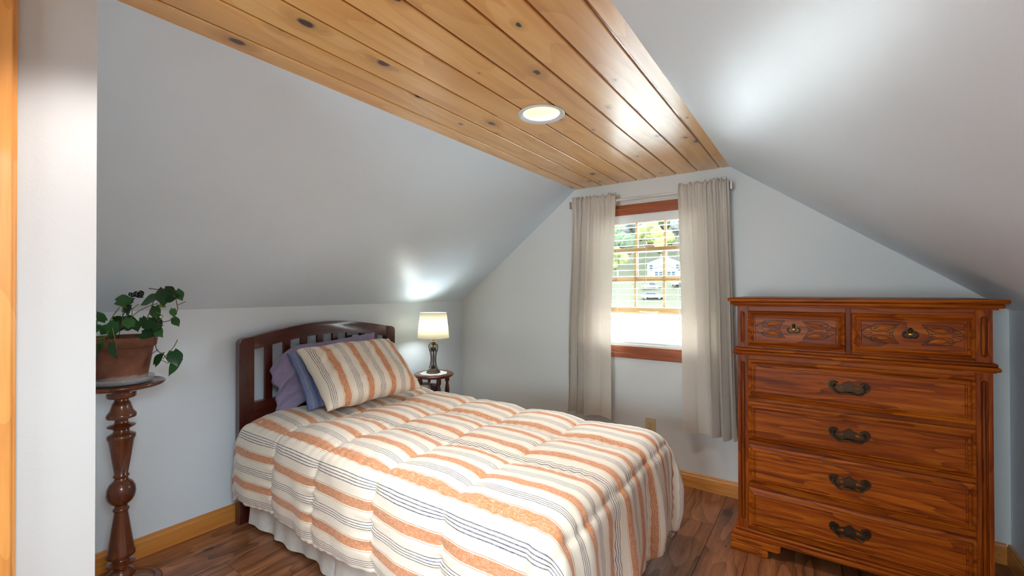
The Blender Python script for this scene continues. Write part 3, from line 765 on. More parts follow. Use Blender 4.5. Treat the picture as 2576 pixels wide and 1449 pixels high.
bobj('mattress', bx(.10, 1.99, -1.875, -.945, .345, .56, bev=.05, seg=4), 'mattress')
for x in (.2, 1.9):
    for y in (-1.8, -1.02): bobj('leg', bx(x-.025, x+.025, y-.025, y+.025, 0, .13), 'black')

# bed skirt: pleated cloth round near side, foot and far side
def skirt():
    bm = bmesh.new()
    path = [(.135, -1.885), (1.975, -1.885), (2.0, -1.86), (2.0, -.96), (1.975, -.935), (.135, -.935)]
    P = [Vector((*p, 0)) for p in path]; seglen = [(b-a).length for a, b in zip(P, P[1:])]; tot = sum(seglen)
    def at(d):
        for i, l in enumerate(seglen):
            if d <= l or i == len(seglen)-1:
                t = (P[i+1]-P[i]).normalized(); return P[i]+t*min(d, l), Vector((t.y, -t.x, 0))
            d -= l
    def fn(s, t):
        d = s*tot; p, nrm = at(d); z = .016+.32*t
        flare = (1-t)
        wob = .012*math.sin(d*19+1.2*math.sin(d*5))+.007*math.sin(d*43+2)+.010*nz(d*3, 1.7)
        # box pleat
        pl = 0
        for c in (.80, 1.5, 2.35, 3.3):
            e = (d-c)/.014
            if abs(e) < 1: pl -= .028*(1-e*e)
            elif 1 <= e < 4: pl += .012*(1-(e-1)/3)
        off = flare*(.022+wob)+pl*(.35+.65*flare)
        p = p+nrm*off
        return (p.x, p.y, z+.006*math.sin(d*23)*(1-t)+.004*nz(d*6, 4)*(1-t))
    sheet(bm, fn, 520, 14); return bm
bm = skirt(); so = Vector((1.05, -1.41, 0))
for v in bm.verts: v.co -= so
sk = obj('bed_skirt', bm, 'skirt', None, so, smooth=True); tag(sk, 'off-white gathered bed skirt hanging to the floor under the comforter', 'bed skirt')

# comforter
UX0, UX1 = .135, 2.035           # flat top from the head to the foot bend
VC, VH = -1.41, .495
ZTOP, RB = .592, .075
SU = [.16, .55, .935, 1.315, 1.69, 2.115, 2.56]
SV = [-.91, -.56, -.205, .15, .522, .93]
DU, DV = .49, .425
def bumpf(x, seams):
    for a, b in zip(seams, seams[1:]):
        if a <= x <= b:
            q = (x-a)/(b-a); return min(1, max(0, 4*q*(1-q)))**.42, min(x-a, b-x)
    return .3, .05
def drop(d, fl=.07):
    if d < RB*PI/2: return RB*math.sin(d/RB), RB*(1-math.cos(d/RB))
    e = d-RB*PI/2; return RB+fl*e, RB+e*.985
def quilt_point(u, v):
    du = max(0, u-UX1); dv = max(0, abs(v)-VH); sg = 1 if v > 0 else -1   # v>0 : near side (towards -y)
    hu, eu = bumpf(u, SU); hv, ev = bumpf(v, SV)
    puff = .036*(hu*hv)
    gather = .0060*math.exp(-min(eu, 9)/.035)*math.sin(v*95+3*math.sin(v*17))+.0035*math.exp(-ev/.03)*math.sin(u*105+3*math.sin(u*13))
    crump = .010*nz(u*4.2, v*4.2, 1.3)+.005*nz(u*11, v*9, 5.1)
    side = 0
    if du == 0 and dv == 0:
        base = Vector((u, VC-v, ZTOP)); nrm = Vector((0, 0, 1)); sag = 0
    elif dv == 0:
        o, dn = drop(du, .035); base = Vector((UX1+o, VC-v, ZTOP-dn)); ang = min(PI/2, du/RB); nrm = Vector((math.sin(ang), 0, math.cos(ang))); side = min(1, du/.4)
        base.x += side*(.014*math.sin(v*17+.6)+.007*math.sin(v*37))
    elif du == 0:
        o, dn = drop(dv, .05); base = Vector((u, VC-sg*(VH+o), ZTOP-dn)); ang = min(PI/2, dv/RB); nrm = Vector((0, -sg*math.sin(ang), math.cos(ang))); side = min(1, dv/.4)
        base.y -= sg*side*(.010*math.sin(u*8.2*1.0)+.006*math.sin(u*21+1))
    else:
        r = (du**3.6+dv**3.6)**(1/3.6); th = math.atan2(dv, du); fade = min(1, r/.12)
        o, dn = drop(r, .04)
        q_ = min(1, r/.5); o += .055*math.sin(2*th)*math.sin(PI*min(1, q_*.85))+fade*.008*math.cos(5*th)*q_
        base = Vector((UX1+o*math.cos(th), VC-sg*(VH+o*math.sin(th)), ZTOP-dn)); ang = min(PI/2, r/RB)
        nrm = Vector((math.cos(th)*math.sin(ang), -sg*math.sin(th)*math.sin(ang), math.cos(ang))); side = min(1, r/.4)
        base.x += (.014*math.sin(v*17+.6)+.007*math.sin(v*37))*min(1, du/.4)*math.cos(th)**2*max(0, 1-dv/.25)
    # soft rounding of the head end
    hd = max(0, .10-(u-UX0))/.10
    base.z -= .05*hd*hd
    p = base+nrm*(puff+gather+crump)
    p.z = max(p.z, .035+.004*nz(u*9, v*9))
    return p
def comforter():
    bm = bmesh.new(); u0, u1 = UX0, UX1+DU; v0, v1 = -(VH+DV), VH+DV
    # slack hem on the near side towards the head
    def fn(s, t):
        u = u0+(u1-u0)*s; v = v0+(v1-v0)*t
        p = quilt_point(u, v); return p-cof
    return sheet(bm, fn, 300, 250, uv=lambda s, t: (u0+(u1-u0)*s, v0+(v1-v0)*t - .66 + .25*.15 + 3.0*.15*20/20))
cof = Vector((1.05, -1.41, .06))
cm = obj('comforter', comforter(), 'quilt', None, cof, smooth=True)
solidify(cm, .022, 1 if False else -1)
tag(cm, 'quilted comforter with orange, cream and blue stripes spread on the bed', 'comforter')

# pillows
def pillow(name, label, mat, org, ex, ey, W_, H_, T_, seed, deform=None):
    """org: centre; ex along the width, ey up the height (unit vectors)"""
    ex = Vector(ex).normalized(); ey = (Vector(ey)-ex*Vector(ey).dot(ex)).normalized(); ez = ex.cross(ey)
    bm = bmesh.new(); n, m = 64, 48
    lay = bm.loops.layers.uv.new('UVMap')
    def pt(i, j, s):
        a, b = 2*i/n-1, 2*j/m-1
        th = (max(0, 1-abs(a)**3.2)**.62)*(max(0, 1-abs(b)**3.0)**.62)
        x = a*W_/2*(1-.055*(1-b*b)**1*(abs(a)**6)) ; y = b*H_/2*(1-.075*(1-a*a)*(abs(b)**6))
        wr = .014*nz(a*2.6+seed, b*2.6, s)+.009*nz(a*6, b*5+seed, s*3)+.004*nz(a*13, b*9+seed, s*3)
        edge = max(abs(a), abs(b))
        crease = .010*math.sin(9*(a+b)+seed)*max(0, edge-.72)/.28*th**.4
        z = s*(T_/2*th) + wr*(th**.5) + crease*s
        if abs(a) == 1 or abs(b) == 1: z = wr*.0 + .004*math.sin(9*a+7*b+seed)
        if deform: x, y, z = deform(a, b, x, y, z)
        return ex*x+ey*y+ez*z
    for s in (1, -1):
        vs = [[bm.verts.new(pt(i, j, s)) for j in range(m+1)] for i in range(n+1)]
        for i in range(n):
            for j in range(m):
                f = bm.faces.new((vs[i][j], vs[i+1][j], vs[i+1][j+1], vs[i][j+1]))
                for l, (a, b) in zip(f.loops, ((i, j), (i+1, j), (i+1, j+1), (i, j+1))): l[lay].uv = (b/m*H_, a/n*W_+.068*seed)
    bmesh.ops.remove_doubles(bm, verts=bm.verts[:], dist=.0012)
    o = obj(name, bm, mat, None, org, smooth=True); tag(o, label, 'pillow', 'pillows at the headboard')
    return o
# striped sham: from the corners seen leaning back against the others
BLc, BRc, TLc, TRc = Vector((.575, -1.745, .665)), Vector((.60, -1.10, .665)), Vector((.245, -1.672, .945)), Vector((.275, -1.08, .965))
cen = (BLc+BRc+TLc+TRc)/4; ex = (BRc-BLc+TRc-TLc); ey = (TLc-BLc+TRc-BRc)
pillow('pillow', 'cream pillow with orange and blue stripes matching the comforter', 'quilt', cen+Vector((.012, 0, .008)), ex, ey, .645, .455, .20, 1.0)
pillow('pillow', 'blue striped pillow squeezed behind the orange striped one', 'bluecase', Vector((.295, -1.43, .785)), (0.02, 1, 0), (-.55, 0, .68), .60, .38, .06, 2.3)
def droop(a, b, x, y, z):
    # empty end of the case hangs down at the near side
    k = max(0, (-a-.45)/.55)
    y -= .125*k*k*(.45+.55*(b+1)/2)
    z += .03*math.sin(5*b+1)*k+.022*math.sin(11*b)*k*k
    x -= .02*k*(1-b*b)
    return x, y, z
pillow('pillow', 'lavender pillow leaning on the headboard slats, its empty case end drooping', 'lavender', Vector((.180, -1.445, .818)), (.02, 1, .045), (-.26, 0, 1), .72, .36, .085, 3.7, deform=droop)
# ------------------------------------------------------------------ nightstand, lamp, books
nx, ny = .235, -.60
NZ = .653
ns = thing('side_table', 'small round dark wood side table between the bed and the gable wall', 'table', (nx, ny, 0), math.radians(20))
bm = bmesh.new(); lathe(bm, [(0, NZ-.026), (.138, NZ-.026), (.148, NZ-.022), (.155, NZ-.012), (.155, NZ-.007), (.149, NZ-.003), (.146, NZ), (0, NZ)], 48); angsmooth(obj('table_top', bm, 'stand_table', ns))
bm = bmesh.new(); lathe(bm, [(0, .34), (.125, .34), (.13, .345), (.13, .355), (.125, .36), (0, .36)], 40); angsmooth(obj('shelf', bm, 'stand_table', ns))
legp = [(.0, 0), (.010, 0), (.013, .02), (.016, .06), (.012, .10), (.018, .13), (.018, .30), (.016, .33), (.017, .40), (.011, .41), (.017, .425), (.012, .44), (.016, .47), (.019, .51), (.014, .55), (.010, .57), (.018, .585), (.018, NZ-.026), (0, NZ-.026)]
l0 = None
for a in range(4):
    ang = PI/4+a*PI/2; p = (.112*math.cos(ang), .112*math.sin(ang), 0)
    if l0 is None:
        bm = bmesh.new(); lathe(bm, legp, 16); l0 = angsmooth(obj('leg', bm, 'stand_table', ns, p))
    else: inst('leg', l0, ns, p)
# doily
bm = bmesh.new()
n = 72; rad = lambda a: .098+.009*abs(math.sin(4.5*a))
v0 = [bm.verts.new((rad(2*PI*i/n)*math.cos(2*PI*i/n), rad(2*PI*i/n)*math.sin(2*PI*i/n), .0022)) for i in range(n)]
v1 = [bm.verts.new((v.co.x, v.co.y, .0003)) for v in v0]
bm.faces.new(v0); bm.faces.new(v1[::-1])
for i in range(n): bm.faces.new((v0[i], v1[i], v1[(i+1) % n], v0[(i+1) % n]))
tag(obj('doily', bm, 'doily', None, (nx+.01, ny-.012, NZ)), 'white scalloped doily under the lamp', 'doily')
# lamp
lx, ly, lz = nx+.005, ny-.01, NZ+.0025
lp = thing('table_lamp', 'lit bronze scroll table lamp with cream tapered shade', 'lamp', (lx, ly, lz), math.radians(15))
bm = bmesh.new()
def nring(r, z, n=8, ph=PI/8): return [(r*math.cos(2*PI*i/n+ph), r*math.sin(2*PI*i/n+ph), z) for i in range(n)]
def ngon_stack(bm, prof, n=8):
    prev = None
    for r, z in prof:
        ring = [bm.verts.new(p) for p in nring(r, z, n, PI/n)]
        if prev is None: bm.faces.new(ring[::-1])
        else:
            for i in range(n): bm.faces.new((prev[i], prev[(i+1) % n], ring[(i+1) % n], ring[i]))
        prev = ring
    bm.faces.new(prev)
ngon_stack(bm, [(.055, 0), (.055, .008), (.049, .011), (.049, .019), (.040, .023), (.036, .030), (.028, .034)], 6); obj('base', bm, 'lampmetal', lp)
bm = bmesh.new(); lathe(bm, [(.0, .034), (.022, .034), (.017, .046), (.010, .056), (.0055, .066), (.0055, .165), (.010, .17), (.0055, .175), (.0, .175)], 20); angsmooth(obj('stem', bm, 'lampmetal', lp))
bm = bmesh.new(); lathe(bm, [(0, .172), (.010, .173), (.018, .181), (.0205, .190), (.018, .199), (.009, .206), (.006, .213), (.010, .217), (.006, .222), (.006, .232), (.014, .236), (.030, .243), (.031, .246), (.010, .249), (.0, .249)], 28); angsmooth(obj('finial_ball', bm, 'lampmetal', lp))
for s in (0, PI, PI/2, -PI/2):
    pts = [(.040, 0, .037), (.034, 0, .041), (.029, 0, .055), (.0235, 0, .085), (.022, 0, .12), (.028, 0, .155), (.0355, 0, .182), (.040, 0, .205), (.035, 0, .222), (.022, 0, .2285), (.010, 0, .222)]
    bm = bmesh.new(); tube(bm, smoothpath(pts, 5), .0036, 8)
    tube(bm, smoothpath([(.030, 0, .165), (.024, 0, .176), (.026, 0, .184), (.031, 0, .182)], 4), .0026, 6)
    obj('scroll_arm', bm, 'lampmetal', lp, rot=(0, 0, s), smooth=True)
bm = bmesh.new(); lathe(bm, [(0, .249), (.010, .249), (.010, .285), (.013, .287), (.013, .31), (0, .31)], 16); angsmooth(obj('socket', bm, 'brass', lp))
bm = bmesh.new(); lathe(bm, [(0, .29), (.012, .292), (.013, .30), (.022, .308), (.022, .314), (.014, .318), (0, .319)], 20); obj('bulb', bm, 'bulb2', lp, smooth=True)
bm = bmesh.new(); lathe(bm, [(.124, .275), (.1035, .472)], 56); sh = solidify(obj('shade', bm, 'shade', lp, smooth=True), .0016)
for r, z in ((.124, .275), (.1035, .472)):
    bm = bmesh.new(); tube(bm, [(r*math.cos(2*PI*i/48), r*math.sin(2*PI*i/48), z) for i in range(48)], .0018, 6, closed=True); obj('shade_trim', bm, 'shade', sh, smooth=True)
bm = bmesh.new()
for a in range(3): tube(bm, [(0, 0, .40), (.1035*math.cos(a*2*PI/3), .1035*math.sin(a*2*PI/3), .468)], .0014, 5)
tube(bm, smoothpath([(.012, 0, .30), (.045, 0, .33), (.045, 0, .37), (.0, 0, .40)], 5), .0014, 5); tube(bm, smoothpath([(-.012, 0, .30), (-.045, 0, .33), (-.045, 0, .37), (.0, 0, .40)], 5), .0014, 5)
obj('harp', bm, 'brass', sh)
pl = bpy.data.lights.new('lamp_light', 'POINT'); pl.energy = P_LAMP; pl.color = (.88, .97, 1.0); pl.shadow_soft_size = .06
po = bpy.data.objects.new('lamp_light', pl); C.objects.link(po); po.parent = lp; po.location = (0, 0, .365)
# books on the lower shelf
def book(label, mat, loc, rz, tk, hh, ww, tilt=0, stripe=None):
    t = thing('book', label, 'book', loc, rz, 'books on the side table shelf'); t.rotation_euler = (0, tilt, rz)
    bm = bmesh.new(); box(bm, 0, tk, -ww/2, ww/2, 0, hh); box(bm, 0, tk, 0, 0, 0, 0) if False else None
    bm.free(); bm = bmesh.new()
    box(bm, 0, .002, -ww/2, ww/2, 0, hh); box(bm, tk-.002, tk, -ww/2, ww/2, 0, hh); box(bm, .002, tk-.002, -ww/2, -ww/2+.002, 0, hh)
    obj('cover', bm, mat, t); obj('pages', bx(.002, tk-.002, -ww/2+.002, ww/2-.003, .003, hh-.004), 'paper', t)
    if stripe: obj('spine_band', bx(.003, tk-.003, -ww/2-.0006, -ww/2, hh*.62, hh*.78), stripe, t)
    return t
rz = math.radians(40)
cb, sb = math.cos(rz), math.sin(rz)
def bp_(d, e): return (nx-.004+cb*d-sb*e, ny-.012+sb*d+cb*e, .3605)
book('thick white book at the end of the shelf row', 'bk_white', bp_(-.085, -.012), rz, .062, .215, .135)
book('thin pink paperback next to the thick white book', 'bk_pink', bp_(-.020, -.012), rz, .012, .205, .125)
book('purple book with a pale spine band on the side table shelf', 'bk_purple', bp_(-.006, -.012), rz, .040, .205, .125, stripe='gold')
book('black book leaning against the purple book', 'bk_black', bp_(.0375, -.012), rz, .014, .20, .12, stripe='gold')

# ------------------------------------------------------------------ dresser
DX, DYF = 2.826, -.575
dr = thing('dresser', 'tall carved oak chest of drawers with bronze bat-wing pulls', 'dresser', (DX, -.31, 0))
fy = DYF+.31                    # local y of the case front
hw = .446; FY = fy
obj('carcass', bx(-hw, hw, fy+.012, .262, .068, 1.222), 'oak_z', dr)
def frame_rect(bm, loops, x0, x1, z0, z1, y):
    """nested rectangles (inset, outwards) bridged; last one closed"""
    prev = None
    for ins, out in loops:
        ring = [bm.verts.new((x, y-out, z)) for x, z in ((x0+ins, z0+ins), (x1-ins, z0+ins), (x1-ins, z1-ins), (x0+ins, z1-ins))]
        if prev is None: bm.faces.new(ring[::-1])
        else:
            for i in range(4): bm.faces.new((prev[i], prev[(i+1) % 4], ring[(i+1) % 4], ring[i]))
        prev = ring
    bm.faces.new(prev)
# stiles with a reeded slot
def stile(x0, x1, z0, z1, sz0, sz1):
    xm = (x0+x1)/2; r = .0105; n = 10
    inner = [(xm+r*math.cos(PI*i/n), sz1-r+r*math.sin(PI*i/n)) for i in range(n+1)]+[(xm-r*math.cos(PI*i/n), sz0+r-r*math.sin(PI*i/n)) for i in range(n+1)]
    outer = [(x1, sz1-r)]+[(x1-(x1-x0)*i/n if 0 < i < n else (x1 if i == 0 else x0), z1) for i in range(n+1)][1:-1]+[(x0, sz1-r)]
    outer = [(x1, z1 if False else sz1-r)]+[(x1-(x1-x0)*(i-1)/(n-2), z1) for i in range(1, n)]+[(x0, sz1-r)]
    outer += [(x0, sz0+r)]+[(x0+(x1-x0)*(i-1)/(n-2), z0) for i in range(1, n)]+[(x1, sz0+r)]
    bm = bmesh.new(); m = len(inner)
    fo = [bm.verts.new((p[0], fy, p[1])) for p in outer]; fi = [bm.verts.new((p[0], fy, p[1])) for p in inner]
    bi = [bm.verts.new((p[0], fy+.010, p[1])) for p in inner]; bo_ = [bm.verts.new((p[0], fy+.013, p[1])) for p in outer]
    for i in range(m):
        j = (i+1) % m
        bm.faces.new((fo[i], fo[j], fi[j], fi[i])); bm.faces.new((fi[i], fi[j], bi[j], bi[i])); bm.faces.new((fo[j], fo[i], bo_[i], bo_[j]))
    bm.faces.new(bi)
    st = obj('stile', bm, 'oak_z', dr)
    bm = bmesh.new(); rr = .0068; seg = 8; prev = None
    zz = [(sz0+.005, .15), (sz0+.007, .6), (sz0+.011, 1), (sz1-.011, 1), (sz1-.007, .6), (sz1-.005, .15)]
    for z, s in zz:
        ring = [bm.verts.new((xm+rr*s*math.cos(PI+PI*i/seg), fy+.009+rr*s*math.sin(PI+PI*i/seg), z)) for i in range(seg+1)]
        if prev:
            for i in range(seg): bm.faces.new((prev[i], prev[i+1], ring[i+1], ring[i]))
        prev = ring
    obj('reed', bm, 'oak_z', st, smooth=True)
for a, b in ((-hw, -.398), (.398, hw)):
    stile(a, b, 1.014, 1.222, 1.035, 1.198); stile(a, b, .108, .980, .150, .945)
# rails behind the drawers
for z0, z1 in ((1.196, 1.222), (1.012, 1.022), (.955, .982), (.744, .764), (.531, .551), (.315, .340), (.108, .132)):
    obj('rail', bx(-.398, .398, fy+.006, fy+.0125, z0, z1), 'oak_x', dr)
obj('rail', bx(-.010, .010, fy+.002, fy+.0125, 1.012, 1.222, bev=.002), 'oak_z', dr)
# mouldings
def mould(name, layers, parent):
    e = None
    for i, (z0, z1, over, bev) in enumerate(layers):
        bm = bx(-hw-over, hw+over, fy-over, .265, z0, z1, bev=bev, seg=3)
        if e is None: e = angsmooth(obj(name, bm, 'oak_x', parent), 40)
        else: angsmooth(obj('bead', bm, 'oak_x', e), 40)
    return e
mould('top_panel', [(1.245, 1.263, .040, .006), (1.228, 1.2455, .030, .0075), (1.2215, 1.229, .014, .002)], dr)
mould('waist_moulding', [(.980, .9985, .021, .0085), (.9985, 1.013, .013, .006), (.975, .981, .008, .001)], dr)
mould('base_moulding', [(.070, .094, .022, .004), (.094, .108, .012, .006)], dr)
# bracket feet
def foot(s):
    e = None
    bm = bmesh.new(); xo, xi = s*(hw+.030), s*.262
    prism(bm, [(xo, .071), (xo, .042), (s*(hw+.022), .036), (xi+s*.012, .036), (xi, .046), (xi, .071)], 'y', fy-.030, fy+.06, bev=.003)
    e = obj('foot', bm, 'oak_x', dr)
    bm = bmesh.new(); xo, xi = s*(hw+.028), s*.316
    prism(bm, [(xo, .036), (xo+s*.004, .026), (xo+s*.004, 0), (xi, 0), (xi+s*-.004, .02), (xi, .036)], 'y', fy-.034, fy+.06, bev=.003)
    obj('foot_step', bm, 'oak_x', e)
    obj('side_foot', bx(min(s*hw, s*(hw-.03)), max(s*hw, s*(hw-.03)), .14, .255, 0, .071, bev=.003), 'oak_x', dr)
foot(-1); foot(1)
# drawer fronts
LOOPS = [(0, -.010), (0, .005), (.003, .008), (.010, .010), (.020, .0195), (.0235, .0205), (.0255, .0195), (.0265, .0135), (.031, .0135), (.0335, .0165)]
FD = .004              # drawer field stands this much further out than the pull was drawn for
def handle(d, z):
    fy = FY-FD
    n = 40
    half = [(0, .030), (.010, .022), (.018, .0145), (.024, .0165), (.029, .010), (.036, .0105), (.041, .016), (.046, .023), (.056, .028), (.068, .025), (.0745, .015), (.075, .003), (.070, -.010), (.060, -.020), (.046, -.026), (.034, -.024), (.026, -.019), (.017, -.022), (.008, -.026), (0, -.024)]
    pts = half+[(-a, b) for a, b in half[-2:0:-1]]
    # plate with two openings: build as bands
    bm = bmesh.new(); prism(bm, [(a, z+b) for a, b in pts], 'y', fy-.0152, fy-.0122, bev=.0008)
    pl_ = obj('backplate', bm, 'bronze', d)
    bm = bmesh.new(); prism(bm, [(0, z+.026), (.016, z+.012), (.015, z-.014), (-.015, z-.014), (-.016, z+.012)], 'y', fy-.0168, fy-.0150, bev=.0006); obj('escutcheon', bm, 'bronze', pl_)
    for s in (-1, 1):
        bm = bmesh.new(); prism(bm, [(s*.021, z+.004), (s*.030, z+.0035), (s*.041, z-.0035), (s*.024, z-.006)], 'y', fy-.0158, fy-.0150); obj('opening', bm, 'oak_x', pl_)
        bm = bmesh.new(); tube(bm, smoothpath([(s*.040, fy-.018, z+.018), (s*.047, fy-.0185, z+.022), (s*.058, fy-.0185, z+.020), (s*.066, fy-.0185, z+.010), (s*.064, fy-.0185, z+.001), (s*.056, fy-.0185, z+.003), (s*.056, fy-.0185, z+.010)], 4), .0028, 7); obj('scroll', bm, 'bronze', pl_, smooth=True)
        bm = bmesh.new(); bmesh.ops.create_uvsphere(bm, u_segments=12, v_segments=8, radius=.0062)
        for v in bm.verts: v.co = Vector((v.co.x+s*.052, v.co.y*1.3+fy-.021, v.co.z+z+.008))
        obj('post', bm, 'bronze', pl_, smooth=True)
    bail = [(-.054, 0, .006), (-.056, -.008, -.006), (-.048, -.011, -.019), (-.034, -.012, -.0265), (-.020, -.012, -.0235), (0, -.012, -.0215), (.020, -.012, -.0235), (.034, -.012, -.0265), (.048, -.011, -.019), (.056, -.008, -.006), (.054, 0, .006)]
    bm = bmesh.new(); tube(bm, smoothpath([(a, fy-.020+b, z+c) for a, b, c in bail], 5), .0032, 8, rfun=lambda t: .0028+.0018*math.exp(-((t-.5)/.14)**2)+.0014*math.exp(-((abs(t-.5)-.24)/.05)**2)); obj('bail', bm, 'bronze', pl_, smooth=True)
def carving(d, xc, z, s, w_, h_):
    fy = FY-FD
    """low relief scroll panel; s=-1 points its shell end towards -x"""
    y = fy-.0128
    def q(a, b): return (xc+s*a*w_, z+b*h_)
    bm = bmesh.new()
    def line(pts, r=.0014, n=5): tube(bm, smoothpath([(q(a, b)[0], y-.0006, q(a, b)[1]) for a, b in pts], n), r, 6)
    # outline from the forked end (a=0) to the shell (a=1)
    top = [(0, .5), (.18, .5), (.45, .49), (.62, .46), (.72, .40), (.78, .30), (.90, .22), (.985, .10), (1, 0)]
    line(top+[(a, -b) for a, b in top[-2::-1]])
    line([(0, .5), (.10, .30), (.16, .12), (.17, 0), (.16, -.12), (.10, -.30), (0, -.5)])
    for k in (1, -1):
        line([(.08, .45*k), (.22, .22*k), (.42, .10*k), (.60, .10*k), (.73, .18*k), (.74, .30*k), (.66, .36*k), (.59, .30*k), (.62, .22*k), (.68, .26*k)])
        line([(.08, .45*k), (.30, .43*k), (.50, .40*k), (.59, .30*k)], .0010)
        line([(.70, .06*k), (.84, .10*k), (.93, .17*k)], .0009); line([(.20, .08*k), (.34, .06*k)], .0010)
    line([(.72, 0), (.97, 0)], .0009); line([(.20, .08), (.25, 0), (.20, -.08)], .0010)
    c = obj('carving', bm, 'oak_dark_line', d, smooth=True)  # raised dark tubes drawn along the groove lines of the carving
    for k in (1, -1):
        bm = bmesh.new(); up_, lo_ = [(.11, .44), (.25, .40), (.42, .385), (.55, .33), (.60, .24)], [(.11, .44), (.25, .24), (.42, .14), (.55, .14), (.60, .24)]
        n = len(up_); rows = []
        for (a, b), (e, f_) in zip(up_, lo_):
            mid = ((a+e)/2, (b+f_)/2); rows.append([bm.verts.new((q(a, b*k)[0], y+.0004, q(a, b*k)[1])), bm.verts.new((q(*mid)[0], y-.0034, z+mid[1]*k*h_)), bm.verts.new((q(e, f_*k)[0], y+.0004, q(e, f_*k)[1]))])
        for r1, r2 in zip(rows, rows[1:]):
            for i in range(2):
                try: bm.faces.new((r1[i], r1[i+1], r2[i+1], r2[i]))
                except Exception: pass
        obj('leaf_relief', bm, 'oak_x', c, smooth=True)
def pendant(d, xc, z):
    fy = FY-FD
    y = fy-.0125
    bm = bmesh.new(); half = [(0, .030), (.007, .026), (.011, .018), (.018, .015), (.026, .008), (.0275, -.004), (.022, -.0135), (.014, -.0155), (.008, -.013), (0, -.019)]
    prism(bm, [(xc+a, z+b) for a, b in half+[(-a, b) for a, b in half[-2:0:-1]]], 'y', y-.0025, y, bev=.0008); pl_ = obj('backplate', bm, 'bronze', d)
    bm = bmesh.new(); tube(bm, smoothpath([(xc-.014, y-.006, z+.009), (xc-.022, y-.008, z+.004), (xc-.023, y-.009, z-.006), (xc-.015, y-.010, z-.0135), (xc, y-.010, z-.012), (xc+.015, y-.010, z-.0135), (xc+.023, y-.009, z-.006), (xc+.022, y-.008, z+.004), (xc+.014, y-.006, z+.009)], 4), .0022, 8); obj('ring', bm, 'bronze', pl_, smooth=True)
    bm = bmesh.new(); bmesh.ops.create_uvsphere(bm, u_segments=16, v_segments=10, radius=.0105)
    for v in bm.verts: v.co = Vector((v.co.x*1.05+xc, v.co.y*.7+y-.0035, v.co.z*.72+z+.001))
    obj('boss', bm, 'brass', pl_, smooth=True)
    bm = bmesh.new(); bmesh.ops.create_uvsphere(bm, u_segments=12, v_segments=8, radius=.007)
    for v in bm.verts: v.co = Vector((v.co.x+xc, v.co.y*.8+y-.005, v.co.z*1.5+z+.016))
    obj('drop', bm, 'bronze', pl_, smooth=True)
def drawer(x0, x1, z0, z1, small=False):
    bm = bmesh.new()
    lp_ = LOOPS if not small else LOOPS
    frame_rect(bm, lp_, x0, x1, z0, z1, fy)
    d = obj('drawer', bm, 'oak_x', dr)
    if small:
        xc, z = (x0+x1)/2, (z0+z1)/2+.004
        pendant(d, xc, z)
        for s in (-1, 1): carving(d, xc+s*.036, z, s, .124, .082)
    else: handle(d, (z0+z1)/2+.004)
for x0, x1 in ((-.398, -.012), (.012, .398)): drawer(x0, x1, 1.022, 1.198, True)
for z1 in (.957, .747, .534, .318): drawer(-.398, .398, z1-.191, z1)

# ------------------------------------------------------------------ plant stand and plant
SX, SY = .235, -2.478
ps = thing('plant_stand', 'tall turned mahogany pedestal plant stand with round top', 'plant stand', (SX, SY, 0))
PZ = .905
prof = [(0, 0), (.135, 0), (.142, .006), (.142, .014), (.134, .022), (.118, .024), (.112, .020), (.104, .026), (.082, .034), (.060, .040), (.044, .046), (.034, .052)]
bm = bmesh.new(); lathe(bm, prof+[(.034, .055), (0, .055)], 48); angsmooth(obj('base', bm, 'mahog', ps), 50)
col = [(0, .05), (.030, .05), (.040, .056), (.0495, .066), (.0495, .076), (.040, .090), (.028, .098), (.024, .104), (.030, .110), (.0485, .119), (.0485, .124), (.034, .131), (.026, .138), (.026, .144),
       (.044, .150), (.0495, .156), (.0485, .168), (.045, .178), (.0245, .335), (.0235, .345), (.0275, .349), (.0285, .354), (.0275, .359), (.023, .362), (.022, .372), (.027, .377), (.038, .386), (.047, .403), (.0505, .425), (.048, .448), (.040, .466), (.030, .476), (.025, .480), (.0225, .490), (.0265, .494), (.0280, .499), (.0262, .504), (.023, .508),
       (.0445, .655), (.0485, .662), (.0495, .670), (.0475, .678), (.040, .682), (.029, .688), (.0265, .700), (.030, .704), (.047, .712), (.0495, .716), (.046, .7195), (.027, .725), (.0225, .735), (.024, .744), (.050, .752), (.052, .760), (.050, .768), (.040, .782), (.034, .802), (.031, .815), (.027, .8175), (.029, .821), (.0245, .825), (.024, .832), (.047, .838), (.051, .843), (.051, .866), (.049, .871), (0, .871)]
bm = bmesh.new(); lathe(bm, col, 48); angsmooth(obj('column', bm, 'mahog', ps), 50)
bm = bmesh.new(); lathe(bm, [(0, .871), (.075, .871), (.110, .876), (.138, .884), (.147, .889), (.151, .895), (.151, .900), (.147, .904), (.142, .9045), (.138, .902), (.0, .902)], 56); angsmooth(obj('top_plate', bm, 'mahog', ps), 50)
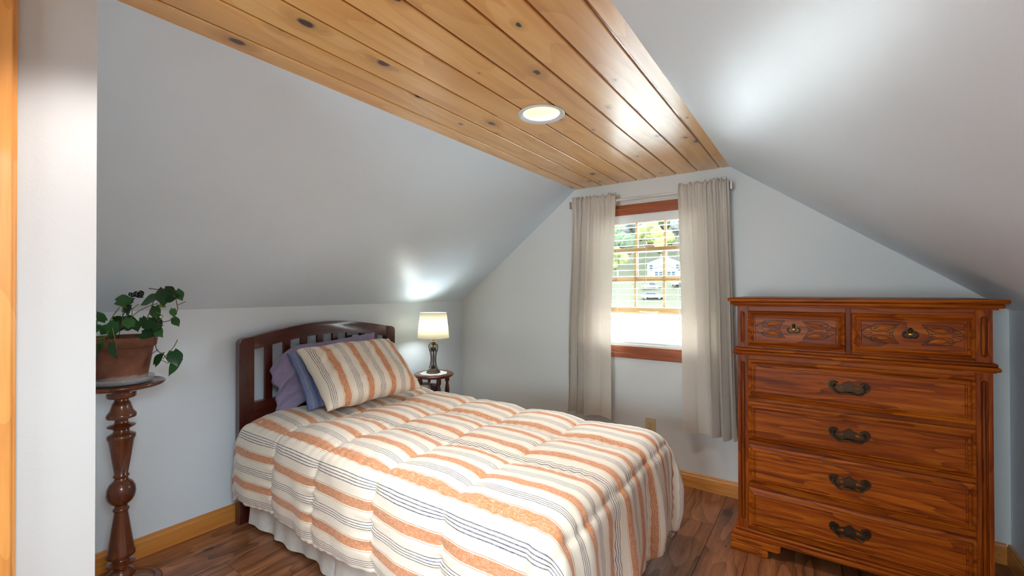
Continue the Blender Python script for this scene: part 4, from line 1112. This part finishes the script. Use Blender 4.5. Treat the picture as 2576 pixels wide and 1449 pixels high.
# saucer and potted plant : local x = to the right seen from the bed side, y = away
psx, psy = SX, SY
sc_ = bmesh.new(); lathe(sc_, [(0, .0005), (.098, .0005), (.104, .004), (.112, .026), (.1135, .026), (.1055, .003), (.0995, .0022), (0, .0022)], 48)
tag(obj('saucer', sc_, 'saucer', None, (psx, psy, .9025), smooth=True), 'clear plastic saucer under the terracotta pot', 'saucer')
pt = thing('potted_plant', 'trailing heart-leaf vine in a weathered terracotta pot', 'plant', (psx, psy, .905), YAW)
bm = bmesh.new(); lathe(bm, [(0, 0), (.083, 0), (.0855, .003), (.0895, .03), (.108, .148), (.109, .152), (.114, .153), (.1185, .158), (.1225, .190), (.1225, .196), (.119, .199), (.112, .199), (.109, .194), (.106, .165), (0, .165)], 56); angsmooth(obj('pot', bm, 'terra', pt), 40)
bm = bmesh.new(); lathe(bm, [(0, .182), (.05, .180), (.1085, .174), (.1085, .166), (0, .166)], 32); obj('soil', bm, 'soil', pt, smooth=True)
KP = 1.86/1089.2
def loc(zx, zy, d=0):
    px, py = 220+zx/4.829, 700+zy/4.829
    k = KP*(1+d/1.86)
    return Vector(((px-306)*k, d, (731.6-py)*k+1.3-.905))
def leafmesh(name):
    bm = bmesh.new(); n = 10; rows = []
    for i in range(n+1):
        t = i/n                                  # 0 base .. 1 tip
        wd = .42*math.sin(PI*min(1, t*.92+.08))**.75*(1-t**2.6)**.8+(.0 if t < 1 else 0)
        back = -.10*math.sin(PI*min(1, t*4))**1 if t < .25 else 0
        row = []
        for a in (-1, -.5, 0, .5, 1):
            lobe = -.12*abs(a)**1.5*math.exp(-(t/.12)**2)
            row.append(bm.verts.new((a*wd, t+lobe-.0, .10*abs(a)*wd*1.2-.22*t*t+.05*t)))
        rows.append(row)
    for r1, r2 in zip(rows, rows[1:]):
        for i in range(4): bm.faces.new((r1[i], r1[i+1], r2[i+1], r2[i]))
    bmesh.ops.remove_doubles(bm, verts=bm.verts[:], dist=1e-4)
    return bm
leaves = [(150, 510, 105, 200, 0), (255, 455, 95, 130, 0), (385, 285, 115, 190, 0), (490, 300, 100, 300, 1), (560, 258, 120, 10, 0), (740, 265, 150, 200, 0), (840, 215, 95, 170, 0), (935, 235, 140, 275, 0), (1040, 212, 130, 5, 0), (1112, 205, 95, 300, 0), (1025, 150, 100, 335, 0),
          (300, 575, 125, 240, 0), (460, 520, 150, 5, 0), (530, 635, 130, 255, 0), (545, 400, 65, 60, 0), (650, 545, 100, 300, 0), (765, 425, 115, 285, 0), (745, 560, 125, 300, 0), (840, 665, 160, 2, 0), (945, 580, 90, 15, 0), (960, 665, 95, 315, 0), (1042, 535, 80, 300, 0), (1140, 425, 70, 265, 0),
          (480, 805, 100, 260, 0), (448, 905, 110, 280, 0), (692, 890, 130, 290, 0), (180, 800, 110, 300, 0), (800, 975, 120, 60, 0), (1150, 985, 135, 300, 0), (1100, 1090, 150, 235, 0), (855, 560, 100, 10, 0), (400, 590, 110, 200, 0), (205, 590, 90, 200, 0), (330, 500, 95, 150, 0), (405, 372, 90, 200, 0), (600, 520, 100, 120, 0), (680, 600, 90, 250, 0), (250, 620, 90, 200, 0), (60, 560, 110, 190, 0), (-20, 480, 110, 160, 0), (20, 650, 110, 230, 0), (110, 420, 90, 120, 0), (360, 640, 90, 230, 0), (560, 590, 90, 280, 0), (-60, 600, 110, 200, 0), (850, 330, 50, 330, 1), (720, 455, 80, 200, 0)]
lm = None
for i, (zx, zy, sz, ang, yel) in enumerate(leaves):
    front = zy > 600 and zx < 760
    d = -.125+random.uniform(-.012, .012) if (front and zy > 700) else (random.uniform(-.11, -.02) if front else random.uniform(-.07, .05))
    if zx > 860: d = random.uniform(-.04, .02)
    if zx == 800: d = .03
    s = sz*KP/4.829*1.6
    a = math.radians(ang)
    p = loc(zx, zy, d)-Vector((math.cos(a), 0, math.sin(a)))*s*.5
    # leaf y axis points along (cos a, sin a) in the x-z plane, its face turned to the room with random tilt
    yv = Vector((math.cos(a), random.uniform(-.35, .15), math.sin(a))).normalized()
    nv = Vector((random.uniform(-.5, .5), -1, random.uniform(.1, 1.0))); nv = (nv-yv*nv.dot(yv)).normalized(); xv = yv.cross(nv)
    mt = Matrix((xv, yv, nv)).transposed().to_4x4()
    if lm is None:
        o = obj('leaf', leafmesh('leaf'), 'leaf', pt, smooth=True); lm = o
    elif yel:
        o = obj('leaf', leafmesh('leaf'), 'leaf_y', pt, smooth=True)
    else: o = inst('leaf', lm, pt)
    o.matrix_local = Matrix.Translation(p) @ mt @ Matrix.Scale(s, 4)
vines = [([(700, 600), (720, 520), (800, 380), (850, 270), (930, 140), (1020, 130), (1100, 185), (1130, 320), (1110, 390), (1040, 500), (960, 530), (890, 520), (840, 480), (810, 400)], 'vine_b', -.01),
         ([(800, 600), (870, 560), (890, 640), (920, 740), (915, 870), (1000, 940), (1075, 1015)], 'vine_b', -.03), ([(915, 870), (870, 890), (825, 935)], 'vine_b', -.02), ([(1000, 985), (1110, 850), (1185, 750)], 'vine', -.03),
         ([(985, 1000), (1040, 1035), (1075, 1030), (1090, 960)], 'vine', -.03), ([(560, 560), (600, 470), (700, 400), (850, 330), (930, 300)], 'vine', -.03), ([(90, 705), (240, 678), (320, 745), (430, 742), (550, 720), (580, 640)], 'vine', -.128),
         ([(430, 745), (378, 795), (400, 850), (430, 890)], 'vine', -.128), ([(230, 600), (240, 678)], 'vine', -.12), ([(300, 600), (340, 500), (430, 395), (480, 345)], 'vine', -.03), ([(545, 720), (535, 790), (575, 830)], 'vine', -.128), ([(640, 600), (640, 690), (690, 800), (700, 950)], 'vine', -.125),
         ([(930, 140), (860, 130), (775, 115)], 'vine_b', -.01), ([(1130, 320), (1215, 280)], 'vine', -.01), ([(890, 405), (955, 460), (920, 515)], 'vine', -.02), ([(480, 600), (490, 450), (500, 350)], 'vine', -.03), ([(500, 620), (620, 480), (650, 380), (740, 310)], 'vine', -.04), ([(260, 640), (200, 590), (160, 520)], 'vine', -.08), ([(100, 690), (170, 760), (230, 750), (320, 745)], 'vine', -.128)]
for pts, mt, d in vines:
    bm = bmesh.new(); tube(bm, smoothpath([loc(a, b, d+.006*math.sin(i*1.7)) for i, (a, b) in enumerate(pts)], 6), .0016, 6); obj('vine', bm, mt, pt, smooth=True)
# butterfly pick in the pot
pk_o = loc(530, 470, -.04); rot = Matrix.Rotation(YAW, 4, 'Z')
pk = thing('butterfly_pick', 'black butterfly plant pick with white dots stuck in the pot', 'decoration', Vector((psx, psy, .905)) + (rot @ Vector((pk_o.x-.02, pk_o.y, .19))), YAW)
def pl2(zx, zy, d=-.045): 
    v = loc(zx, zy, d); return v-Vector((pk_o.x-.02, pk_o.y, .19))
bm = bmesh.new(); tube(bm, [Vector((0, 0, -.012)), pl2(530, 470), pl2(692, 232)], .0014, 6); obj('stem', bm, 'black', pk)
for k, (cxz, czz, wx, wz, ang) in enumerate([(655, 195, 42, 26, 25), (700, 182, 34, 28, 60), (752, 180, 40, 36, 110), (715, 215, 50, 18, 10)]):
    c = pl2(cxz, czz, -.047+.004*k); a = math.radians(-ang); q = KP/4.829
    bm = bmesh.new(); pts = []
    for i in range(20):
        t = 2*PI*i/20; ex_, ez_ = wx*q*math.cos(t)*(1+.12*math.cos(3*t)), wz*q*math.sin(t)
        pts.append((c.x+ex_*math.cos(a)-ez_*math.sin(a), c.z+ex_*math.sin(a)+ez_*math.cos(a)))
    prism(bm, pts, 'y', c.y-.0008, c.y+.0008); wg = obj('wing', bm, 'black', pk)
    for j in range(3):
        t = j*2.1+k; bm = bmesh.new(); ox, oz = c.x+wx*q*.5*math.cos(t), c.z+wz*q*.5*math.sin(t)
        prism(bm, [(ox+.0016*math.cos(2*PI*i/10), oz+.0016*math.sin(2*PI*i/10)) for i in range(10)], 'y', c.y-.0014, c.y-.0007); obj('dot', bm, 'dotw', wg)

# ------------------------------------------------------------------ outside
def terrain(x, y):
    pts = [(-10, -2.7), (30, -2.7), (62, -2.5), (88, -1.3), (100, 1.5), (112, 4.2), (125, 5.0), (150, 14), (220, 46)]
    for (a, za), (b, zb) in zip(pts, pts[1:]):
        if a <= y <= b: return za+(zb-za)*(y-a)/(b-a)
    return pts[-1][1]
bm = bmesh.new()
def fn(s, t):
    x = -140+220*s; y = .4+215*t
    yy = y-x*.3*0
    return (x, y, terrain(x, y))
sheet(bm, fn, 8, 60); struct(obj('ground', bm, 'grass', smooth=True), 'pale grass hillside outside the window')
bm = bmesh.new(); sheet(bm, lambda s, t: (-70+110*s, .4+71*t, terrain(0, .4+71*t)+.03), 4, 40); struct(obj('driveway', bm, 'lot', smooth=True), 'pale concrete lot below the window')
DIRZ = math.radians(17.4)
hs = thing('neighbor_house', 'white two storey house with gabled front wing outside the window', 'house', (-32.05, 119.5, 4.55), DIRZ)
def gprism(bm, hw_, eave, peak, y0, y1): prism(bm, [(-hw_, 0), (hw_, 0), (hw_, eave), (0, peak), (-hw_, eave)], 'y', y0, y1)
bm = bmesh.new(); gprism(bm, 4.6, 4.4, 6.2, 0, 8); obj('main_body', bm, 'siding', hs)
bm = bmesh.new(); gprism(bm, 3.4, 2.3, 3.7, -3, .05); obj('front_wing', bm, 'siding', hs)
for hw_, ev, pk_, y0, y1 in ((4.6, 4.4, 6.2, -.3, 8.3), (3.4, 2.3, 3.7, -3.3, 0)):
    for s in (-1, 1):
        bm = bmesh.new(); prism(bm, [(0, pk_), (s*(hw_+.4), ev-.16), (s*(hw_+.4), ev+.04), (0, pk_+.2)], 'y', y0, y1); obj('roof', bm, 'roofs', hs)
for x, z, w_, h_, y in ((-3.6, 2.6, .9, 1.4, -.0), (3.4, 2.6, .9, 1.4, 0), (-2.2, .7, .9, 1.2, -3), (-1.1, .7, .9, 1.2, -3), (1.0, .6, .9, 1.3, -3), (2.1, .6, .9, 1.3, -3), (.0, 4.6, .9, .9, 0)):
    f_ = obj('window_frame', bx(x-w_/2-.1, x+w_/2+.1, y-.08, y+.02, z-.1, z+h_+.1), 'siding', hs); obj('pane', bx(x-w_/2, x+w_/2, y-.11, y-.07, z, z+h_), 'extglass', f_)
    obj('sash_bar', bx(x-w_/2, x+w_/2, y-.13, y-.10, z+h_/2-.04, z+h_/2+.04), 'siding', f_)
def car(name, label, mat, loc_, rz, L_=4.5, Hh=1.45, truck=False):
    t = thing(name, label, 'car', loc_, rz); h = L_/2
    body = [(-h, .35), (-h, .75), (-h+.15, .88), (-h*.55, .95), (h*.55, .92), (h-.2, .80), (h, .62), (h, .35)]
    bm = bmesh.new(); prism(bm, body, 'y', -.85, .85, bev=.06); obj('body', bm, mat, t)
    cab = [(-h*.75, .92), (-h*.5, Hh), (h*.15, Hh), (h*.48, .92)] if not truck else [(-h*.2, .92), (-h*.15, Hh+.2), (h*.25, Hh+.2), (h*.5, .92)]
    bm = bmesh.new(); prism(bm, cab, 'y', -.72, .72, bev=.05); cb_ = obj('cabin', bm, 'carglass', t)
    bm = bmesh.new(); prism(bm, [(cab[1][0]-.02, cab[1][1]-.05), (cab[2][0]+.02, cab[2][1]-.05), (cab[2][0], cab[2][1]+.03), (cab[1][0], cab[1][1]+.03)], 'y', -.74, .74); obj('roof', bm, mat, t)
    for x in (-h*.62, h*.62):
        for s in (-1, 1):
            bm = bmesh.new(); n = 20; prism(bm, [(x+.33*math.cos(2*PI*i/n), .33+.33*math.sin(2*PI*i/n)) for i in range(n)], 'y', s*.74-.1, s*.74+.1, bev=.02); wh = obj('wheel', bm, 'tyre', t)
            bm = bmesh.new(); prism(bm, [(x+.19*math.cos(2*PI*i/n), .33+.19*math.sin(2*PI*i/n)) for i in range(n)], 'y', s*.80-.06, s*.80+.06); obj('hubcap', bm, 'cargrey', wh)
car('parked_car', 'red pickup truck parked below the white house', 'carred', (-30.0, 101.0, terrain(0, 101)-.05), DIRZ, 4.4, 1.45, True)
car('parked_car', 'silver sedan parked on the grass below the red truck', 'cargrey', (-26.6, 91.5, terrain(0, 91.5)-.05), DIRZ+math.radians(-12), 4.8)
car('parked_car', 'dark blue car parked beside the red truck', 'carblue', (-24.6, 104.0, terrain(0, 104)-.05), DIRZ+math.radians(70), 4.4, 1.6)
def crown(seed, n=9):
    bm = bmesh.new(); rd = random.Random(seed)
    for k in range(n):
        b2 = bmesh.new(); bmesh.ops.create_icosphere(b2, subdivisions=3, radius=1)
        c = Vector((rd.uniform(-1, 1)*.75, rd.uniform(-1, 1)*.75, rd.uniform(0, 1.5))); r = rd.uniform(.45, .75)
        m = bpy.data.meshes.new('tmp')
        for v in b2.verts:
            d = 1+.35*noise.noise(v.co*2.6+Vector((seed, k, 0)))+.25*noise.noise(v.co*6+Vector((k, seed, 3)))
            v.co = c+v.co*r*d
        b2.to_mesh(m); b2.free(); bm.from_mesh(m); bpy.data.meshes.remove(m)
    return bm
cr0 = {}
trees = []
rows = [(132, 9.5, 'yd'), (143, 11, 'gyd'), (155, 12, 'gyd'), (168, 13, 'dgy'), (182, 14, 'gyd')]
for ri, (Zd, h, ks) in enumerate(rows):
    for ci, kd in enumerate(ks):
        off_ = (-16+11.5*ci+(ri % 2)*4.5) if ri else (-13+26*ci)
        bx_, by_ = 2.7-.3136*Zd, -3+1.003*Zd
        trees.append((bx_+off_*.954+3, by_+off_*.298, h, kd, ri))
kn = {'g': 'green', 'y': 'yellow-green', 'd': 'greyish'}
rn = ['beside the white house', 'in the first row behind the white house', 'in the second row up the hill', 'in the third row up the hill', 'at the very top of the hill']
for i, (x, y, h, kd, ri) in enumerate(trees):
    t = thing('hill_tree', f'leafy {kn[kd]} tree {rn[ri]}', 'tree', (x, y, terrain(x, y)-.2), random.uniform(0, 6), 'trees on the hill outside the window')
    bm = bmesh.new(); tube(bm, [(0, 0, 0), (.1, 0, h*.25), (0, .1, h*.6)], .25, 8, rfun=lambda q: .28-.16*q); obj('trunk', bm, 'bark', t, smooth=True)
    key = (kd, i % 2)
    if key not in cr0: cr0[key] = obj('crown', crown(i+1), 'crown_'+kd, t, (0, 0, h*.42), smooth=True); o = cr0[key]
    else: o = inst('crown', cr0[key], t, (0, 0, h*.42))
    o.scale = (h*.25, h*.25, h*.32)
